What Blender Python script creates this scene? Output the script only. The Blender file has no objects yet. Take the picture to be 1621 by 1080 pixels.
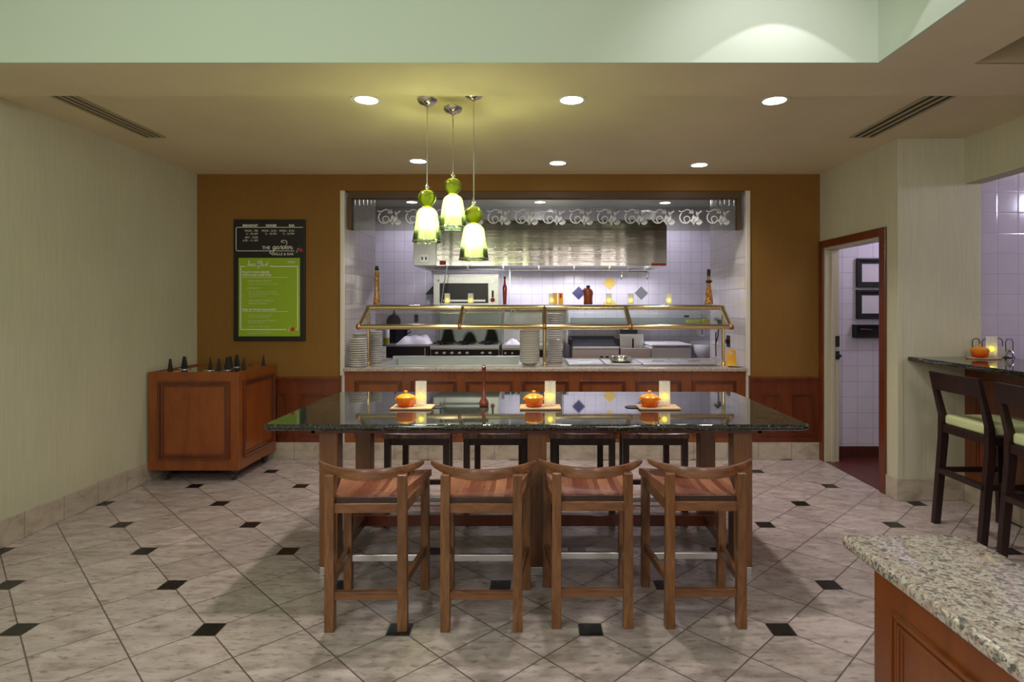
import bpy, bmesh, math, random
from mathutils import Matrix, Vector
random.seed(7)
PI = math.pi
SC = bpy.context.scene
COL = SC.collection
EYE = 1.52          # eye height, metres
F = 941.0           # focal length in pixels of the 1621 wide frame
def PX(px, d): return (px-845.0)*d/F
def PZ(py, d): return EYE-(py-486.0)*d/F

# ------------------------------------------------------------------ mesh helper
class MB:
    def __init__(s):
        s.bm = bmesh.new(); s.M = Matrix.Identity(4)
    def _add(s, vs, fs, bev=0, seg=2):
        nv = [s.bm.verts.new(s.M @ Vector(v)) for v in vs]
        nf = []
        for f in fs:
            try: nf.append(s.bm.faces.new([nv[i] for i in f]))
            except ValueError: pass
        if bev > 0:
            es = list({e for f in nf for e in f.edges})
            bmesh.ops.bevel(s.bm, geom=es, offset=bev, segments=seg, affect='EDGES', profile=.5)
        return s
    def box(s, x0, x1, y0, y1, z0, z1, bev=0, seg=2):
        v = [(x0,y0,z0),(x1,y0,z0),(x1,y1,z0),(x0,y1,z0),(x0,y0,z1),(x1,y0,z1),(x1,y1,z1),(x0,y1,z1)]
        return s._add(v, [(0,3,2,1),(4,5,6,7),(0,1,5,4),(1,2,6,5),(2,3,7,6),(3,0,4,7)], bev, seg)
    def frust(s, b, t, bev=0):
        """eight corners: bottom ring b, top ring t (4 points each)"""
        return s._add(list(b)+list(t), [(0,3,2,1),(4,5,6,7),(0,1,5,4),(1,2,6,5),(2,3,7,6),(3,0,4,7)], bev)
    def lathe(s, prof, cx=0, cy=0, cz=0, seg=24, sx=1, sy=1, fn=None):
        vs = []; fs = []
        for r, z in prof:
            for k in range(seg):
                a = 2*PI*k/seg; rr = r*(fn(a, z) if fn else 1)
                vs.append((cx+rr*math.cos(a)*sx, cy+rr*math.sin(a)*sy, cz+z))
        for i in range(len(prof)-1):
            for k in range(seg):
                k2 = (k+1) % seg
                fs.append((i*seg+k, i*seg+k2, (i+1)*seg+k2, (i+1)*seg+k))
        if prof[0][0] > 1e-5 and prof[0] != prof[-1]: fs.append(tuple(reversed(range(seg))))
        n = (len(prof)-1)*seg
        if prof[-1][0] > 1e-5 and prof[0] != prof[-1]: fs.append(tuple(range(n, n+seg)))
        s._add(vs, fs)
        bmesh.ops.remove_doubles(s.bm, verts=s.bm.verts, dist=1e-6)
        return s
    def cyl(s, p0, p1, r0, r1=None, seg=16):
        r1 = r0 if r1 is None else r1
        return s.tube([p0, p1], [r0, r1], seg)
    def tube(s, pts, r, seg=10, close=False):
        pts = [Vector(p) for p in pts]; n = len(pts)
        rs = r if isinstance(r, (list, tuple)) else [r]*n
        vs = []; fs = []; up = None
        for i, p in enumerate(pts):
            if close: t = (pts[(i+1) % n]-pts[i-1])
            else: t = (pts[min(i+1, n-1)]-pts[max(i-1, 0)])
            t.normalize()
            if up is None:
                up = Vector((0,0,1)) if abs(t.z) < .9 else Vector((1,0,0))
            u = t.cross(up); 
            if u.length < 1e-6: u = t.orthogonal()
            u.normalize(); w = u.cross(t).normalized(); up = w
            for k in range(seg):
                a = 2*PI*k/seg
                vs.append(p+u*math.cos(a)*rs[i]+w*math.sin(a)*rs[i])
        m = n if close else n-1
        for i in range(m):
            j = (i+1) % n
            for k in range(seg):
                k2 = (k+1) % seg
                fs.append((i*seg+k, i*seg+k2, j*seg+k2, j*seg+k))
        if not close:
            fs.append(tuple(reversed(range(seg)))); fs.append(tuple(range((n-1)*seg, n*seg)))
        return s._add(vs, fs)
    def prism(s, poly, a0, a1, axis='y', bev=0):
        """poly: 2-D outline; extruded along axis"""
        def mk(p, a):
            if axis == 'y': return (p[0], a, p[1])
            if axis == 'x': return (a, p[0], p[1])
            return (p[0], p[1], a)
        n = len(poly)
        vs = [mk(p, a0) for p in poly]+[mk(p, a1) for p in poly]
        fs = [tuple(range(n)), tuple(reversed(range(n, 2*n)))]
        fs += [(i, i+n, (i+1) % n+n, (i+1) % n) for i in range(n)]
        return s._add(vs, fs, bev)
    def ribbon(s, pts, w, y0, y1, ws=None):
        """flat stroke of width w in the xz plane, thickness y0..y1"""
        n = len(pts); L = []; R = []
        for i in range(n):
            a = pts[max(i-1, 0)]; b = pts[min(i+1, n-1)]
            dx, dz = b[0]-a[0], b[1]-a[1]; l = math.hypot(dx, dz) or 1
            nx, nz = -dz/l, dx/l; hw = (ws[i] if ws else w)/2
            L.append((pts[i][0]+nx*hw, pts[i][1]+nz*hw)); R.append((pts[i][0]-nx*hw, pts[i][1]-nz*hw))
        vs = []
        for i in range(n):
            vs += [(L[i][0], y0, L[i][1]), (R[i][0], y0, R[i][1]), (L[i][0], y1, L[i][1]), (R[i][0], y1, R[i][1])]
        fs = []
        for i in range(n-1):
            a = 4*i; b = a+4
            fs += [(a, b, b+1, a+1), (a+2, a+3, b+3, b+2), (a, a+2, b+2, b), (a+1, b+1, b+3, a+3)]
        fs += [(0, 1, 3, 2), (4*n-4, 4*n-2, 4*n-1, 4*n-3)]
        return s._add(vs, fs)
    def frame(s, x0, x1, z0, z1, w, y0, y1, bev=.003):
        """picture-frame moulding facing -y between y0 and y1"""
        for q, (a, yy) in enumerate(((0, y0), (w*.55, y0+(y1-y0)*.45))):
            X0, X1, Z0, Z1, ww = x0+a, x1-a, z0+a, z1-a, w*(.55 if q == 0 else .75)
            s.box(X0, X1, yy, y1, Z1-ww, Z1, bev*.6); s.box(X0, X1, yy, y1, Z0, Z0+ww, bev*.6)
            s.box(X0, X0+ww, yy, y1, Z0+ww, Z1-ww, bev*.6); s.box(X1-ww, X1, yy, y1, Z0+ww, Z1-ww, bev*.6)
        return s

def obj(name, mb, mat, parent=None, W=False, smooth=False, label=None):
    bmesh.ops.recalc_face_normals(mb.bm, faces=mb.bm.faces)
    if W and parent:
        o_ = parent
        off = Vector(o_.location)
        while o_.parent: o_ = o_.parent; off = off+Vector(o_.location)
        bmesh.ops.translate(mb.bm, verts=mb.bm.verts, vec=-off)
    me = bpy.data.meshes.new(name); mb.bm.to_mesh(me); mb.bm.free()
    me.materials.append(mat)
    if smooth:
        for p in me.polygons: p.use_smooth = True
        try: me.set_sharp_from_angle(angle=math.radians(40))
        except Exception: pass
        for p in me.polygons:
            if len(p.vertices) > 8: p.use_smooth = False
    o = bpy.data.objects.new(name, me); COL.objects.link(o)
    if parent: o.parent = parent
    if label: o['label'] = label
    return o
def tag(o, label, cat, group=None):
    o['label'] = label; o['category'] = cat
    if group: o['group'] = group
    return o
def thing(name, label, cat, loc=(0,0,0), rz=0, group=None):
    o = bpy.data.objects.new(name, None); COL.objects.link(o)
    o.location = loc; o.rotation_euler = (0, 0, rz); o.empty_display_size = .05
    return tag(o, label, cat, group)
def struct(name, mb, mat, parent=None, label=None, smooth=False):
    o = obj(name, mb, mat, parent, smooth=smooth, label=label)
    if not parent: o['kind'] = 'structure'
    return o
def kids(o): return [c for c in ALLCH.get(o, [])] if False else [c for c in list(o.children)]
def dup(o, loc=None, rz=None, label=None, group=None, parent=None):
    c = o.copy(); COL.objects.link(c)
    if parent: c.parent = parent
    if loc is not None: c.location = loc
    if rz is not None: c.rotation_euler = (0, 0, rz)
    if label: c['label'] = label
    if group: c['group'] = group
    for ch in list(o.children): dup(ch, parent=c)
    return c
ORD = ['bottom','second','third','fourth','fifth','sixth','seventh','eighth','ninth','tenth','eleventh','twelfth','thirteenth','fourteenth','fifteenth','sixteenth','seventeenth','eighteenth','nineteenth','twentieth','twenty-first','twenty-second','twenty-third','twenty-fourth','twenty-fifth']

# ------------------------------------------------------------------ materials
class NT:
    def __init__(s, name):
        s.m = bpy.data.materials.new(name); s.m.use_nodes = True
        s.t = s.m.node_tree; s.t.nodes.clear()
        s.out = s.n('ShaderNodeOutputMaterial')
    def n(s, ty, **kw):
        x = s.t.nodes.new(ty)
        for k, v in kw.items():
            if k.startswith('i_'):
                key = k[2:].replace('_', ' ')
                x.inputs[key].default_value = v
            else: setattr(x, k, v)
        return x
    def l(s, a, b): s.t.links.new(a, b)
    def math(s, op, a, b=None, c=None):
        x = s.n('ShaderNodeMath', operation=op)
        for i, v in enumerate((a, b, c)):
            if v is None: continue
            if isinstance(v, (int, float)): x.inputs[i].default_value = v
            else: s.l(v, x.inputs[i])
        return x.outputs[0]
    def ramp(s, fac, stops, interp='LINEAR'):
        r = s.n('ShaderNodeValToRGB'); r.color_ramp.interpolation = interp
        e = r.color_ramp.elements
        while len(e) < len(stops): e.new(.5)
        for i, (p, c) in enumerate(stops):
            e[i].position = p; e[i].color = (c[0], c[1], c[2], 1) if not isinstance(c, (int, float)) else (c, c, c, 1)
        s.l(fac, r.inputs[0]); return r.outputs[0]
    def mix(s, fac, a, b, mode='MIX'):
        x = s.n('ShaderNodeMix', data_type='RGBA', blend_type=mode)
        for i, v in ((0, fac), (6, a), (7, b)):
            if isinstance(v, (int, float)): x.inputs[i].default_value = v
            elif isinstance(v, tuple): x.inputs[i].default_value = (*v[:3], 1)
            else: s.l(v, x.inputs[i])
        return x.outputs[2]
    def bsdf(s, color=(.5,.5,.5), rough=.5, metal=0, ior=1.5, **kw):
        b = s.n('ShaderNodeBsdfPrincipled')
        for k, v in (('Base Color', color), ('Roughness', rough), ('Metallic', metal), ('IOR', ior)):
            if isinstance(v, tuple): b.inputs[k].default_value = (*v[:3], 1)
            elif isinstance(v, (int, float)): b.inputs[k].default_value = v
            else: s.l(v, b.inputs[k])
        for k, v in kw.items():
            k = k.replace('_', ' ')
            if isinstance(v, tuple): b.inputs[k].default_value = (*v[:3], 1)
            elif isinstance(v, (int, float)): b.inputs[k].default_value = v
            else: s.l(v, b.inputs[k])
        s.l(b.outputs[0], s.out.inputs[0]); return b
    def bump(s, h, b, strength=.2, dist=.01):
        x = s.n('ShaderNodeBump'); x.inputs['Strength'].default_value = strength; x.inputs['Distance'].default_value = dist
        s.l(h, x.inputs['Height']); s.l(x.outputs[0], b.inputs['Normal'])
    def coord(s, kind='Object', scale=(1,1,1)):
        if kind == 'World': o = s.n('ShaderNodeNewGeometry').outputs['Position']
        else: o = s.n('ShaderNodeTexCoord').outputs[kind]
        mp = s.n('ShaderNodeMapping'); mp.inputs['Scale'].default_value = scale
        s.l(o, mp.inputs[0]); return mp.outputs[0]
    def noise(s, vec, scale=5, detail=4, rough=.5, dist=0):
        x = s.n('ShaderNodeTexNoise'); x.inputs['Scale'].default_value = scale; x.inputs['Detail'].default_value = detail
        x.inputs['Roughness'].default_value = rough; x.inputs['Distortion'].default_value = dist
        s.l(vec, x.inputs['Vector']); return x.outputs[0]
    def vor(s, vec, scale=5, feature='F1', out='Color'):
        x = s.n('ShaderNodeTexVoronoi', feature=feature); x.inputs['Scale'].default_value = scale
        s.l(vec, x.inputs['Vector']); return x.outputs[out]

def plain(name, color, rough=.5, metal=0, **kw):
    t = NT(name); t.bsdf(color, rough, metal, **kw); return t.m
def wood(name, c0, c1, c2, scale=(30,30,3), rough=.35, grain=1.0, coat=0):
    t = NT(name); v = t.coord('Object', scale)
    n1 = t.noise(v, 1.0, 6, .6, 1.2)
    n2 = t.noise(t.coord('Object', tuple(4*k for k in scale)), 1.5, 3, .6)
    base = t.ramp(n1, [(.3, c0), (.5, c1), (.72, c2)])
    dark = t.ramp(n2, [(.35, .72), (.6, 1.0)])
    col = t.mix(grain, base, dark, 'MULTIPLY')
    b = t.bsdf(col, rough, Coat_Weight=coat, Coat_Roughness=.15); t.bump(n1, b, .12, .004); return t.m
def metal(name, color, rough=.25, wav=0, brush=None):
    t = NT(name); b = t.bsdf(color, rough, 1.0)
    if brush:
        n = t.noise(t.coord('Object', brush), 1.0, 3, .6)
        t.l(t.ramp(n, [(.3, rough*.85), (.7, rough*1.2)]), b.inputs['Roughness']); t.bump(n, b, .06, .0006)
    if wav:
        n = t.noise(t.coord('World', (1.6, 1.0, .35)), 1.6, 1, .4); t.bump(n, b, 1.0, wav)
    return t.m
def emit(name, color, strength):
    t = NT(name); e = t.n('ShaderNodeEmission'); e.inputs[0].default_value = (*color, 1); e.inputs[1].default_value = strength
    t.l(e.outputs[0], t.out.inputs[0]); return t.m
def clear_glass(name, tint=(.93,.97,.95), refl=1.0):
    t = NT(name); tr = t.n('ShaderNodeBsdfTransparent'); tr.inputs[0].default_value = (*tint, 1)
    g = t.n('ShaderNodeBsdfGlossy'); g.inputs['Roughness'].default_value = .02
    fr = t.n('ShaderNodeFresnel'); fr.inputs[0].default_value = 1.45
    mx = t.n('ShaderNodeMixShader'); t.l(t.math('MULTIPLY', fr.outputs[0], refl), mx.inputs[0])
    t.l(tr.outputs[0], mx.inputs[1]); t.l(g.outputs[0], mx.inputs[2]); t.l(mx.outputs[0], t.out.inputs[0]); return t.m
def frosted(name, col=(.92,.9,.88), clear=.3, tint=(1,1,1)):
    t = NT(name); tr = t.n('ShaderNodeBsdfTransparent'); tr.inputs[0].default_value = (*tint, 1)
    tl = t.n('ShaderNodeBsdfTranslucent'); tl.inputs[0].default_value = (*col, 1)
    df = t.n('ShaderNodeBsdfPrincipled'); df.inputs['Base Color'].default_value = (*col, 1); df.inputs['Roughness'].default_value = .35
    a = t.n('ShaderNodeMixShader'); a.inputs[0].default_value = .5; t.l(tl.outputs[0], a.inputs[1]); t.l(df.outputs[0], a.inputs[2])
    b = t.n('ShaderNodeMixShader'); b.inputs[0].default_value = clear; t.l(a.outputs[0], b.inputs[1]); t.l(tr.outputs[0], b.inputs[2])
    t.l(b.outputs[0], t.out.inputs[0]); return t.m
def granite(name, base, specks, scale=120, rough=.08, ior=1.5):
    t = NT(name); v = t.coord('World')
    d = t.noise(v, scale*.4, 3, .6)
    r = t.n('ShaderNodeSeparateColor'); t.l(t.vor(v, scale), r.inputs[0])
    c1 = t.ramp(r.outputs[0], specks, 'CONSTANT')
    r2 = t.n('ShaderNodeSeparateColor'); t.l(t.vor(v, scale*1.9), r2.inputs[0])
    c2 = t.ramp(r2.outputs[1], specks, 'CONSTANT')
    c = t.mix(t.ramp(d, [(.42, 0.0), (.58, 1.0)]), c1, c2)
    c = t.mix(.25, c, base)
    t.bsdf(c, rough, ior=ior); return t.m
def tilewall(name, u, size, color, grout, off=(0,0), g=.012, rough=.12, vary=.06):
    """square glazed tiles; u = 'x' or 'y' is the horizontal world axis"""
    t = NT(name); sp = t.n('ShaderNodeSeparateXYZ'); t.l(t.n('ShaderNodeNewGeometry').outputs['Position'], sp.inputs[0])
    def edge(o, of):
        f = t.math('FRACT', t.math('DIVIDE', t.math('ADD', o, 20*size+of), size))
        return t.math('MINIMUM', f, t.math('SUBTRACT', 1.0, f))
    a = edge(sp.outputs[0 if u[0] == 'x' else 1], off[0]); b = edge(sp.outputs[1 if u == 'xy' else 2], off[1])
    e = t.math('MINIMUM', a, b)
    m = t.math('GREATER_THAN', e, g)
    v = t.coord('World', (1/size*.5,)*3); n = t.noise(v, 1.2, 2)
    col = t.mix(m, grout, t.mix(t.ramp(n, [(.4, 0.), (.6, 1.)]), color, tuple(c*(1-vary) for c in color)))
    bs = t.bsdf(col, rough)
    h = t.math('ADD', t.ramp(e, [(0, 0.), (.05, 1.)]), t.math('MULTIPLY', n, .6))
    t.bump(h, bs, .25, .003); return t.m

def floor_mat():
    t = NT('floor_travertine_tile'); sp = t.n('ShaderNodeSeparateXYZ'); t.l(t.n('ShaderNodeNewGeometry').outputs['Position'], sp.inputs[0])
    s = .4487; a = s/math.sqrt(2); X0, Y0 = .2668, 2.80
    x = t.math('SUBTRACT', sp.outputs[0], X0); y = t.math('SUBTRACT', sp.outputs[1], Y0)
    u = t.math('DIVIDE', t.math('ADD', x, y), math.sqrt(2)*a); v = t.math('DIVIDE', t.math('SUBTRACT', y, x), math.sqrt(2)*a)
    def edge(o):
        f = t.math('FRACT', t.math('ADD', o, 40.0)); return t.math('MINIMUM', f, t.math('SUBTRACT', 1.0, f))
    e = t.math('MINIMUM', edge(u), edge(v))
    groutm = t.math('LESS_THAN', e, .0105)
    # nearest dot centre on lattice (2i,2j) in u,v
    def near(o):
        f = t.math('FRACT', t.math('ADD', t.math('MULTIPLY', t.math('ADD', o, 40.0), .5), .5))
        return t.math('MULTIPLY', t.math('SUBTRACT', f, .5), 2.0)
    du, dv = near(u), near(v)
    dx = t.math('ABSOLUTE', t.math('MULTIPLY', t.math('SUBTRACT', du, dv), a/math.sqrt(2)))
    dy = t.math('ABSOLUTE', t.math('MULTIPLY', t.math('ADD', du, dv), a/math.sqrt(2)))
    dm = t.math('MAXIMUM', dx, dy)
    dot = t.math('LESS_THAN', dm, .054); dotg = t.math('LESS_THAN', dm, .058)
    cell = t.n('ShaderNodeCombineXYZ'); t.l(t.math('FLOOR', u), cell.inputs[0]); t.l(t.math('FLOOR', v), cell.inputs[1])
    wn = t.n('ShaderNodeTexWhiteNoise'); t.l(cell.outputs[0], wn.inputs['Vector'])
    # veins: stretched noise offset per tile
    mp = t.n('ShaderNodeMapping'); mp.inputs['Scale'].default_value = (3.2, 9.0, 1)
    off = t.n('ShaderNodeVectorMath', operation='MULTIPLY_ADD'); t.l(wn.outputs['Color'], off.inputs[0]); off.inputs[1].default_value = (7, 7, 0)
    t.l(t.n('ShaderNodeNewGeometry').outputs['Position'], off.inputs[2]); t.l(off.outputs[0], mp.inputs[0])
    n1 = t.noise(mp.outputs[0], 1.6, 7, .62, .6); n2 = t.noise(mp.outputs[0], 4.5, 5, .6, .3)
    base = t.ramp(n1, [(.25, (.27,.215,.20)), (.45, (.45,.375,.36)), (.62, (.56,.48,.47))])
    base = t.mix(t.ramp(n2, [(.53, 0.), (.70, .85)]), base, (.20,.145,.13))
    tone = t.ramp(wn.outputs[0], [(0, .88), (1, 1.05)])
    base = t.mix(1.0, base, tone, 'MULTIPLY')
    col = t.mix(groutm, base, (.12,.10,.095)); col = t.mix(dotg, col, (.2,.18,.17)); col = t.mix(dot, col, (.008,.010,.010))
    rough = t.ramp(n1, [(.3, .36), (.7, .24)])
    b = t.bsdf(col, rough)
    t.bump(t.math('SUBTRACT', t.math('MULTIPLY', n1, .3), groutm), b, .25, .003); return t.m

M = {}
M['floor'] = floor_mat()
def wallpaper(name, col, amp=.10):
    t = NT(name); n = t.noise(t.coord('World', (60, 60, 4)), 1.0, 4, .6); n2 = t.noise(t.coord('World', (2.0, 2.0, .8)), 1.0, 3, .5)
    c = t.mix(t.ramp(n, [(.3, 0.), (.7, 1.)]), tuple(k*(1-amp) for k in col), tuple(min(1, k*(1+amp)) for k in col))
    c = t.mix(.5, c, t.mix(t.ramp(n2, [(.35, 0.), (.65, 1.)]), tuple(k*.93 for k in col), tuple(k*1.06 for k in col)))
    b = t.bsdf(c, .75); t.bump(n, b, .15, .002); return t.m
M['wallcover'] = wallpaper('wall_cream_vinyl', (.56,.54,.40))
M['ceiling'] = wallpaper('ceiling_tan_paint', (.70,.60,.41), .03)
M['tray'] = plain('tray_pale_green_paint', (.56,.64,.53), .8)
M['traydark'] = plain('tray_tan_paint', (.36,.29,.17), .8)
M['brown'] = wallpaper('wall_brown_paint', (.230,.108,.014), .10)
M['browntrim'] = plain('header_brown_paint', (.10,.05,.014), .5)
M['cherry'] = wood('cherry_wood', (.20,.047,.008), (.255,.064,.010), (.31,.084,.013), (6,6,1.2), .3, .45, .3)
M['cherrydk'] = wood('cherry_wood_dark', (.115,.021,.006), (.15,.029,.007), (.19,.040,.009), (6,6,1.2), .3, .45, .3)
M['walnut'] = wood('walnut_wood', (.11,.042,.014), (.21,.088,.030), (.33,.155,.058), (14,14,2.2), .33, .9, .2)
M['walnuth'] = wood('walnut_wood_across', (.12,.044,.017), (.22,.088,.034), (.34,.155,.066), (2.2,14,14), .32, .9, .25)
M['tableleg'] = wood('table_leg_wood', (.16,.062,.020), (.20,.080,.026), (.25,.105,.036), (18,18,1.5), .35, .7, .2)
M['dkwood'] = wood('espresso_wood', (.014,.005,.004), (.020,.007,.006), (.03,.010,.008), (12,12,2), .42, .6, 0)
M['glaze'] = wood('dark_glazed_cherry', (.10,.020,.006), (.13,.027,.007), (.17,.037,.009), (6,6,1.2), .22, .4, .6)
M['shadewood'] = wood('shaded_stool_wood', (.035,.016,.010), (.05,.022,.014), (.07,.032,.02), (12,12,2), .35, .6, .1)  # stool wood darkened: the unlit shade is put into its colour
def seat_mat():
    t = NT('striped_seat_wood'); v = t.coord('Object', (1,1,1)); sp = t.n('ShaderNodeSeparateXYZ'); t.l(v, sp.inputs[0])
    st = t.n('ShaderNodeTexWhiteNoise', noise_dimensions='1D'); t.l(t.math('FLOOR', t.math('MULTIPLY', sp.outputs[0], 38)), st.inputs['W'])
    n = t.noise(t.coord('Object', (40, 4, 4)), 1.0, 5, .6, .5)
    c = t.mix(st.outputs[0], (.20,.060,.036), (.42,.19,.115)); c = t.mix(.6, c, t.ramp(n, [(.3, .55), (.65, 1.1)]), 'MULTIPLY')
    b = t.bsdf(c, .25, Coat_Weight=.5, Coat_Roughness=.12); t.bump(n, b, .1, .003); return t.m
M['seat'] = seat_mat()
def basetile():
    t = NT('beige_base_tile'); sp = t.n('ShaderNodeSeparateXYZ'); t.l(t.n('ShaderNodeNewGeometry').outputs['Position'], sp.inputs[0])
    f = t.math('FRACT', t.math('DIVIDE', t.math('ADD', t.math('ADD', sp.outputs[0], sp.outputs[1]), 10.0), .33))
    e = t.math('MINIMUM', f, t.math('SUBTRACT', 1.0, f)); n = t.noise(t.coord('World', (5,5,9)), 1.5, 6, .6, .6)
    c = t.ramp(n, [(.3, (.34,.28,.22)), (.5, (.48,.41,.33)), (.7, (.55,.48,.40))])
    c = t.mix(t.math('LESS_THAN', e, .008), c, (.22,.19,.16)); t.bsdf(c, .35); return t.m
M['basetile'] = basetile()
M['blackgranite'] = granite('polished_black_granite', (.010,.012,.011), [(0, (.004,.005,.005)), (.45, (.014,.018,.016)), (.72, (.045,.05,.045)), (.9, (.14,.14,.12))], 130, .035, 1.62)
M['pinkgranite'] = granite('speckled_pink_granite', (.45,.36,.32), [(0, (.05,.045,.045)), (.15, (.26,.20,.17)), (.36, (.48,.38,.33)), (.6, (.62,.55,.50)), (.85, (.40,.34,.28))], 150, .2)
M['palegranite'] = granite('speckled_grey_granite', (.56,.48,.46), [(0, (.02,.028,.032)), (.13, (.15,.15,.15)), (.26, (.52,.36,.31)), (.45, (.70,.64,.61)), (.82, (.45,.37,.32))], 105, .1, 1.5)
M['tilex'] = tilewall('white_tile_facing', 'x', .157, (.74,.70,.80), (.40,.36,.45), (.03,.02))
M['tiley'] = tilewall('white_tile_side', 'y', .157, (.72,.67,.73), (.40,.35,.41), (.0,.02), .012, .08, .04)
M['tilebar'] = tilewall('lilac_white_tile', 'x', .165, (.58,.54,.67), (.42,.39,.50), (.05,.03))
M['tiletrim'] = plain('cream_bullnose_tile', (.72,.68,.58), .2)
M['quarry'] = tilewall('red_quarry_tile', 'x', .16, (.09,.022,.014), (.03,.02,.02), (0,0), .02, .4)
M['quarryfl'] = tilewall('red_quarry_floor', 'xy', .16, (.11,.026,.016), (.04,.03,.03), (0,0), .02, .35)
M['creampaint'] = plain('cream_frame_paint', (.52,.48,.36), .4)
M['steel'] = metal('brushed_stainless', (.62,.62,.61), .30, 0, (6, 6, 500))
def hoodsteel():
    t = NT('brushed_hood_stainless'); b = t.bsdf((.42,.39,.36), .12, 1.0)
    n = t.noise(t.coord('World', (.2, 1, 600)), 1.0, 2, .6); w = t.noise(t.coord('World', (2.2, 1, .16)), 1.0, 2, .5, .3)
    h = t.math('ADD', t.math('MULTIPLY', n, .012), t.math('MULTIPLY', w, 1.0))
    t.bump(h, b, 1.0, .030); return t.m
M['hoodsteel'] = hoodsteel()
M['wellsteel'] = plain('satin_well_steel', (.40,.42,.42), .45, .7)
M['dksteel'] = metal('worn_stainless', (.36,.34,.36), .22)
M['chrome'] = metal('chrome', (.75,.74,.72), .08)
M['alum'] = metal('satin_aluminium', (.78,.79,.80), .32)
M['brass'] = metal('polished_brass', (.74,.60,.33), .16)
M['black'] = plain('black_plastic', (.012,.011,.014), .35)
M['matteblack'] = plain('matte_black', (.008,.008,.008), .6)
M['sooty'] = plain('sooty_steel', (.05,.05,.05), .6, .3)
M['iron'] = plain('black_cast_iron', (.02,.018,.024), .42, .5)
M['white'] = plain('white_enamel', (.82,.81,.85), .22)
M['china'] = plain('white_china', (.62,.585,.56), .25)
M['chinadk'] = plain('bowl_china', (.60,.57,.53), .25)
M['cloth'] = plain('white_cotton', (.72,.67,.76), .9)
M['greyplastic'] = plain('grey_plastic', (.38,.40,.46), .35)
M['lightgrey'] = plain('light_grey_plastic', (.66,.67,.73), .3)
M['orange'] = None
def orange():
    t = NT('flame_orange_enamel'); sp = t.n('ShaderNodeSeparateXYZ'); t.l(t.n('ShaderNodeTexCoord').outputs['Object'], sp.inputs[0])
    c = t.ramp(t.math('MULTIPLY', sp.outputs[2], 12), [(0, (.50,.03,.004)), (.28, (.82,.11,.006)), (.62, (.90,.27,.012)), (1, (.92,.38,.03))])
    t.bsdf(c, .15, Coat_Weight=.5); return t.m
M['orange'] = orange()
M['board'] = wood('pale_board_wood', (.52,.30,.16), (.60,.37,.21), (.68,.44,.27), (4,30,30), .5, .3)
M['greenseat'] = plain('pale_green_leather', (.60,.66,.36), .42)
M['redmill'] = plain('mahogany_lacquer', (.14,.022,.010), .2, Coat_Weight=.5)
M['yellowcard'] = plain('yellow_card', (.90,.46,.03), .5)
M['redink'] = plain('red_ink', (.55,.02,.015), .5)
M['signblack'] = plain('sign_black', (.010,.006,.006), .4)
M['signgreen'] = plain('sign_green', (.30,.46,.010), .45)
M['ink'] = plain('white_ink', (.80,.80,.72), .6)
M['inkdim'] = plain('thin_white_ink', (.58,.68,.36), .6)
M['lime'] = plain('lime_label', (.62,.70,.10), .5)
M['etched'] = frosted('etched_frost', (.95,.96,.98), .05)
M['glass'] = clear_glass('clear_glass', (.96,.985,.975), .35)
M['valglass'] = clear_glass('valance_glass', (.78,.80,.74), 1.0)
M['candleglass'] = frosted('frosted_glass', (.97,.96,.97), .62)
M['flame'] = emit('yellow_flame_lamp', (1.0,.86,.02), 3.4)
M['downlight'] = emit('downlight_lens', (1.0,.96,.94), 9)
M['bulb'] = emit('bulb_glow', (1.0,1.0,.80), 18)
M['trimwhite'] = plain('downlight_trim', (.72,.69,.60), .4)
M['ventpaint'] = plain('vent_paint', (.40,.33,.20), .5)
M['syrup'] = plain('amber_syrup', (.22,.035,.006), .08, Coat_Weight=.6)
M['herboil'] = None
def herboil():
    t = NT('herb_oil'); n = t.noise(t.coord('Object', (1,1,1)), 45, 4, .7)
    t.bsdf(t.ramp(n, [(.38, (.10,.035,.006)), (.5, (.36,.15,.015)), (.62, (.52,.27,.04))]), .08, Coat_Weight=.6); return t.m
M['herboil'] = herboil()
M['redvinegar'] = plain('red_vinegar', (.25,.012,.006), .08, Coat_Weight=.6)
M['oilgreen'] = plain('olive_oil', (.30,.27,.02), .15)
M['fryoil'] = plain('fryer_oil', (.10,.035,.02), .15)
M['bluetile'] = plain('navy_tile', (.03,.022,.13), .15)
M['yellowtile'] = plain('yellow_tile', (.80,.56,.14), .15)
M['greytile'] = plain('grey_tile', (.20,.21,.22), .15)
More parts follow.
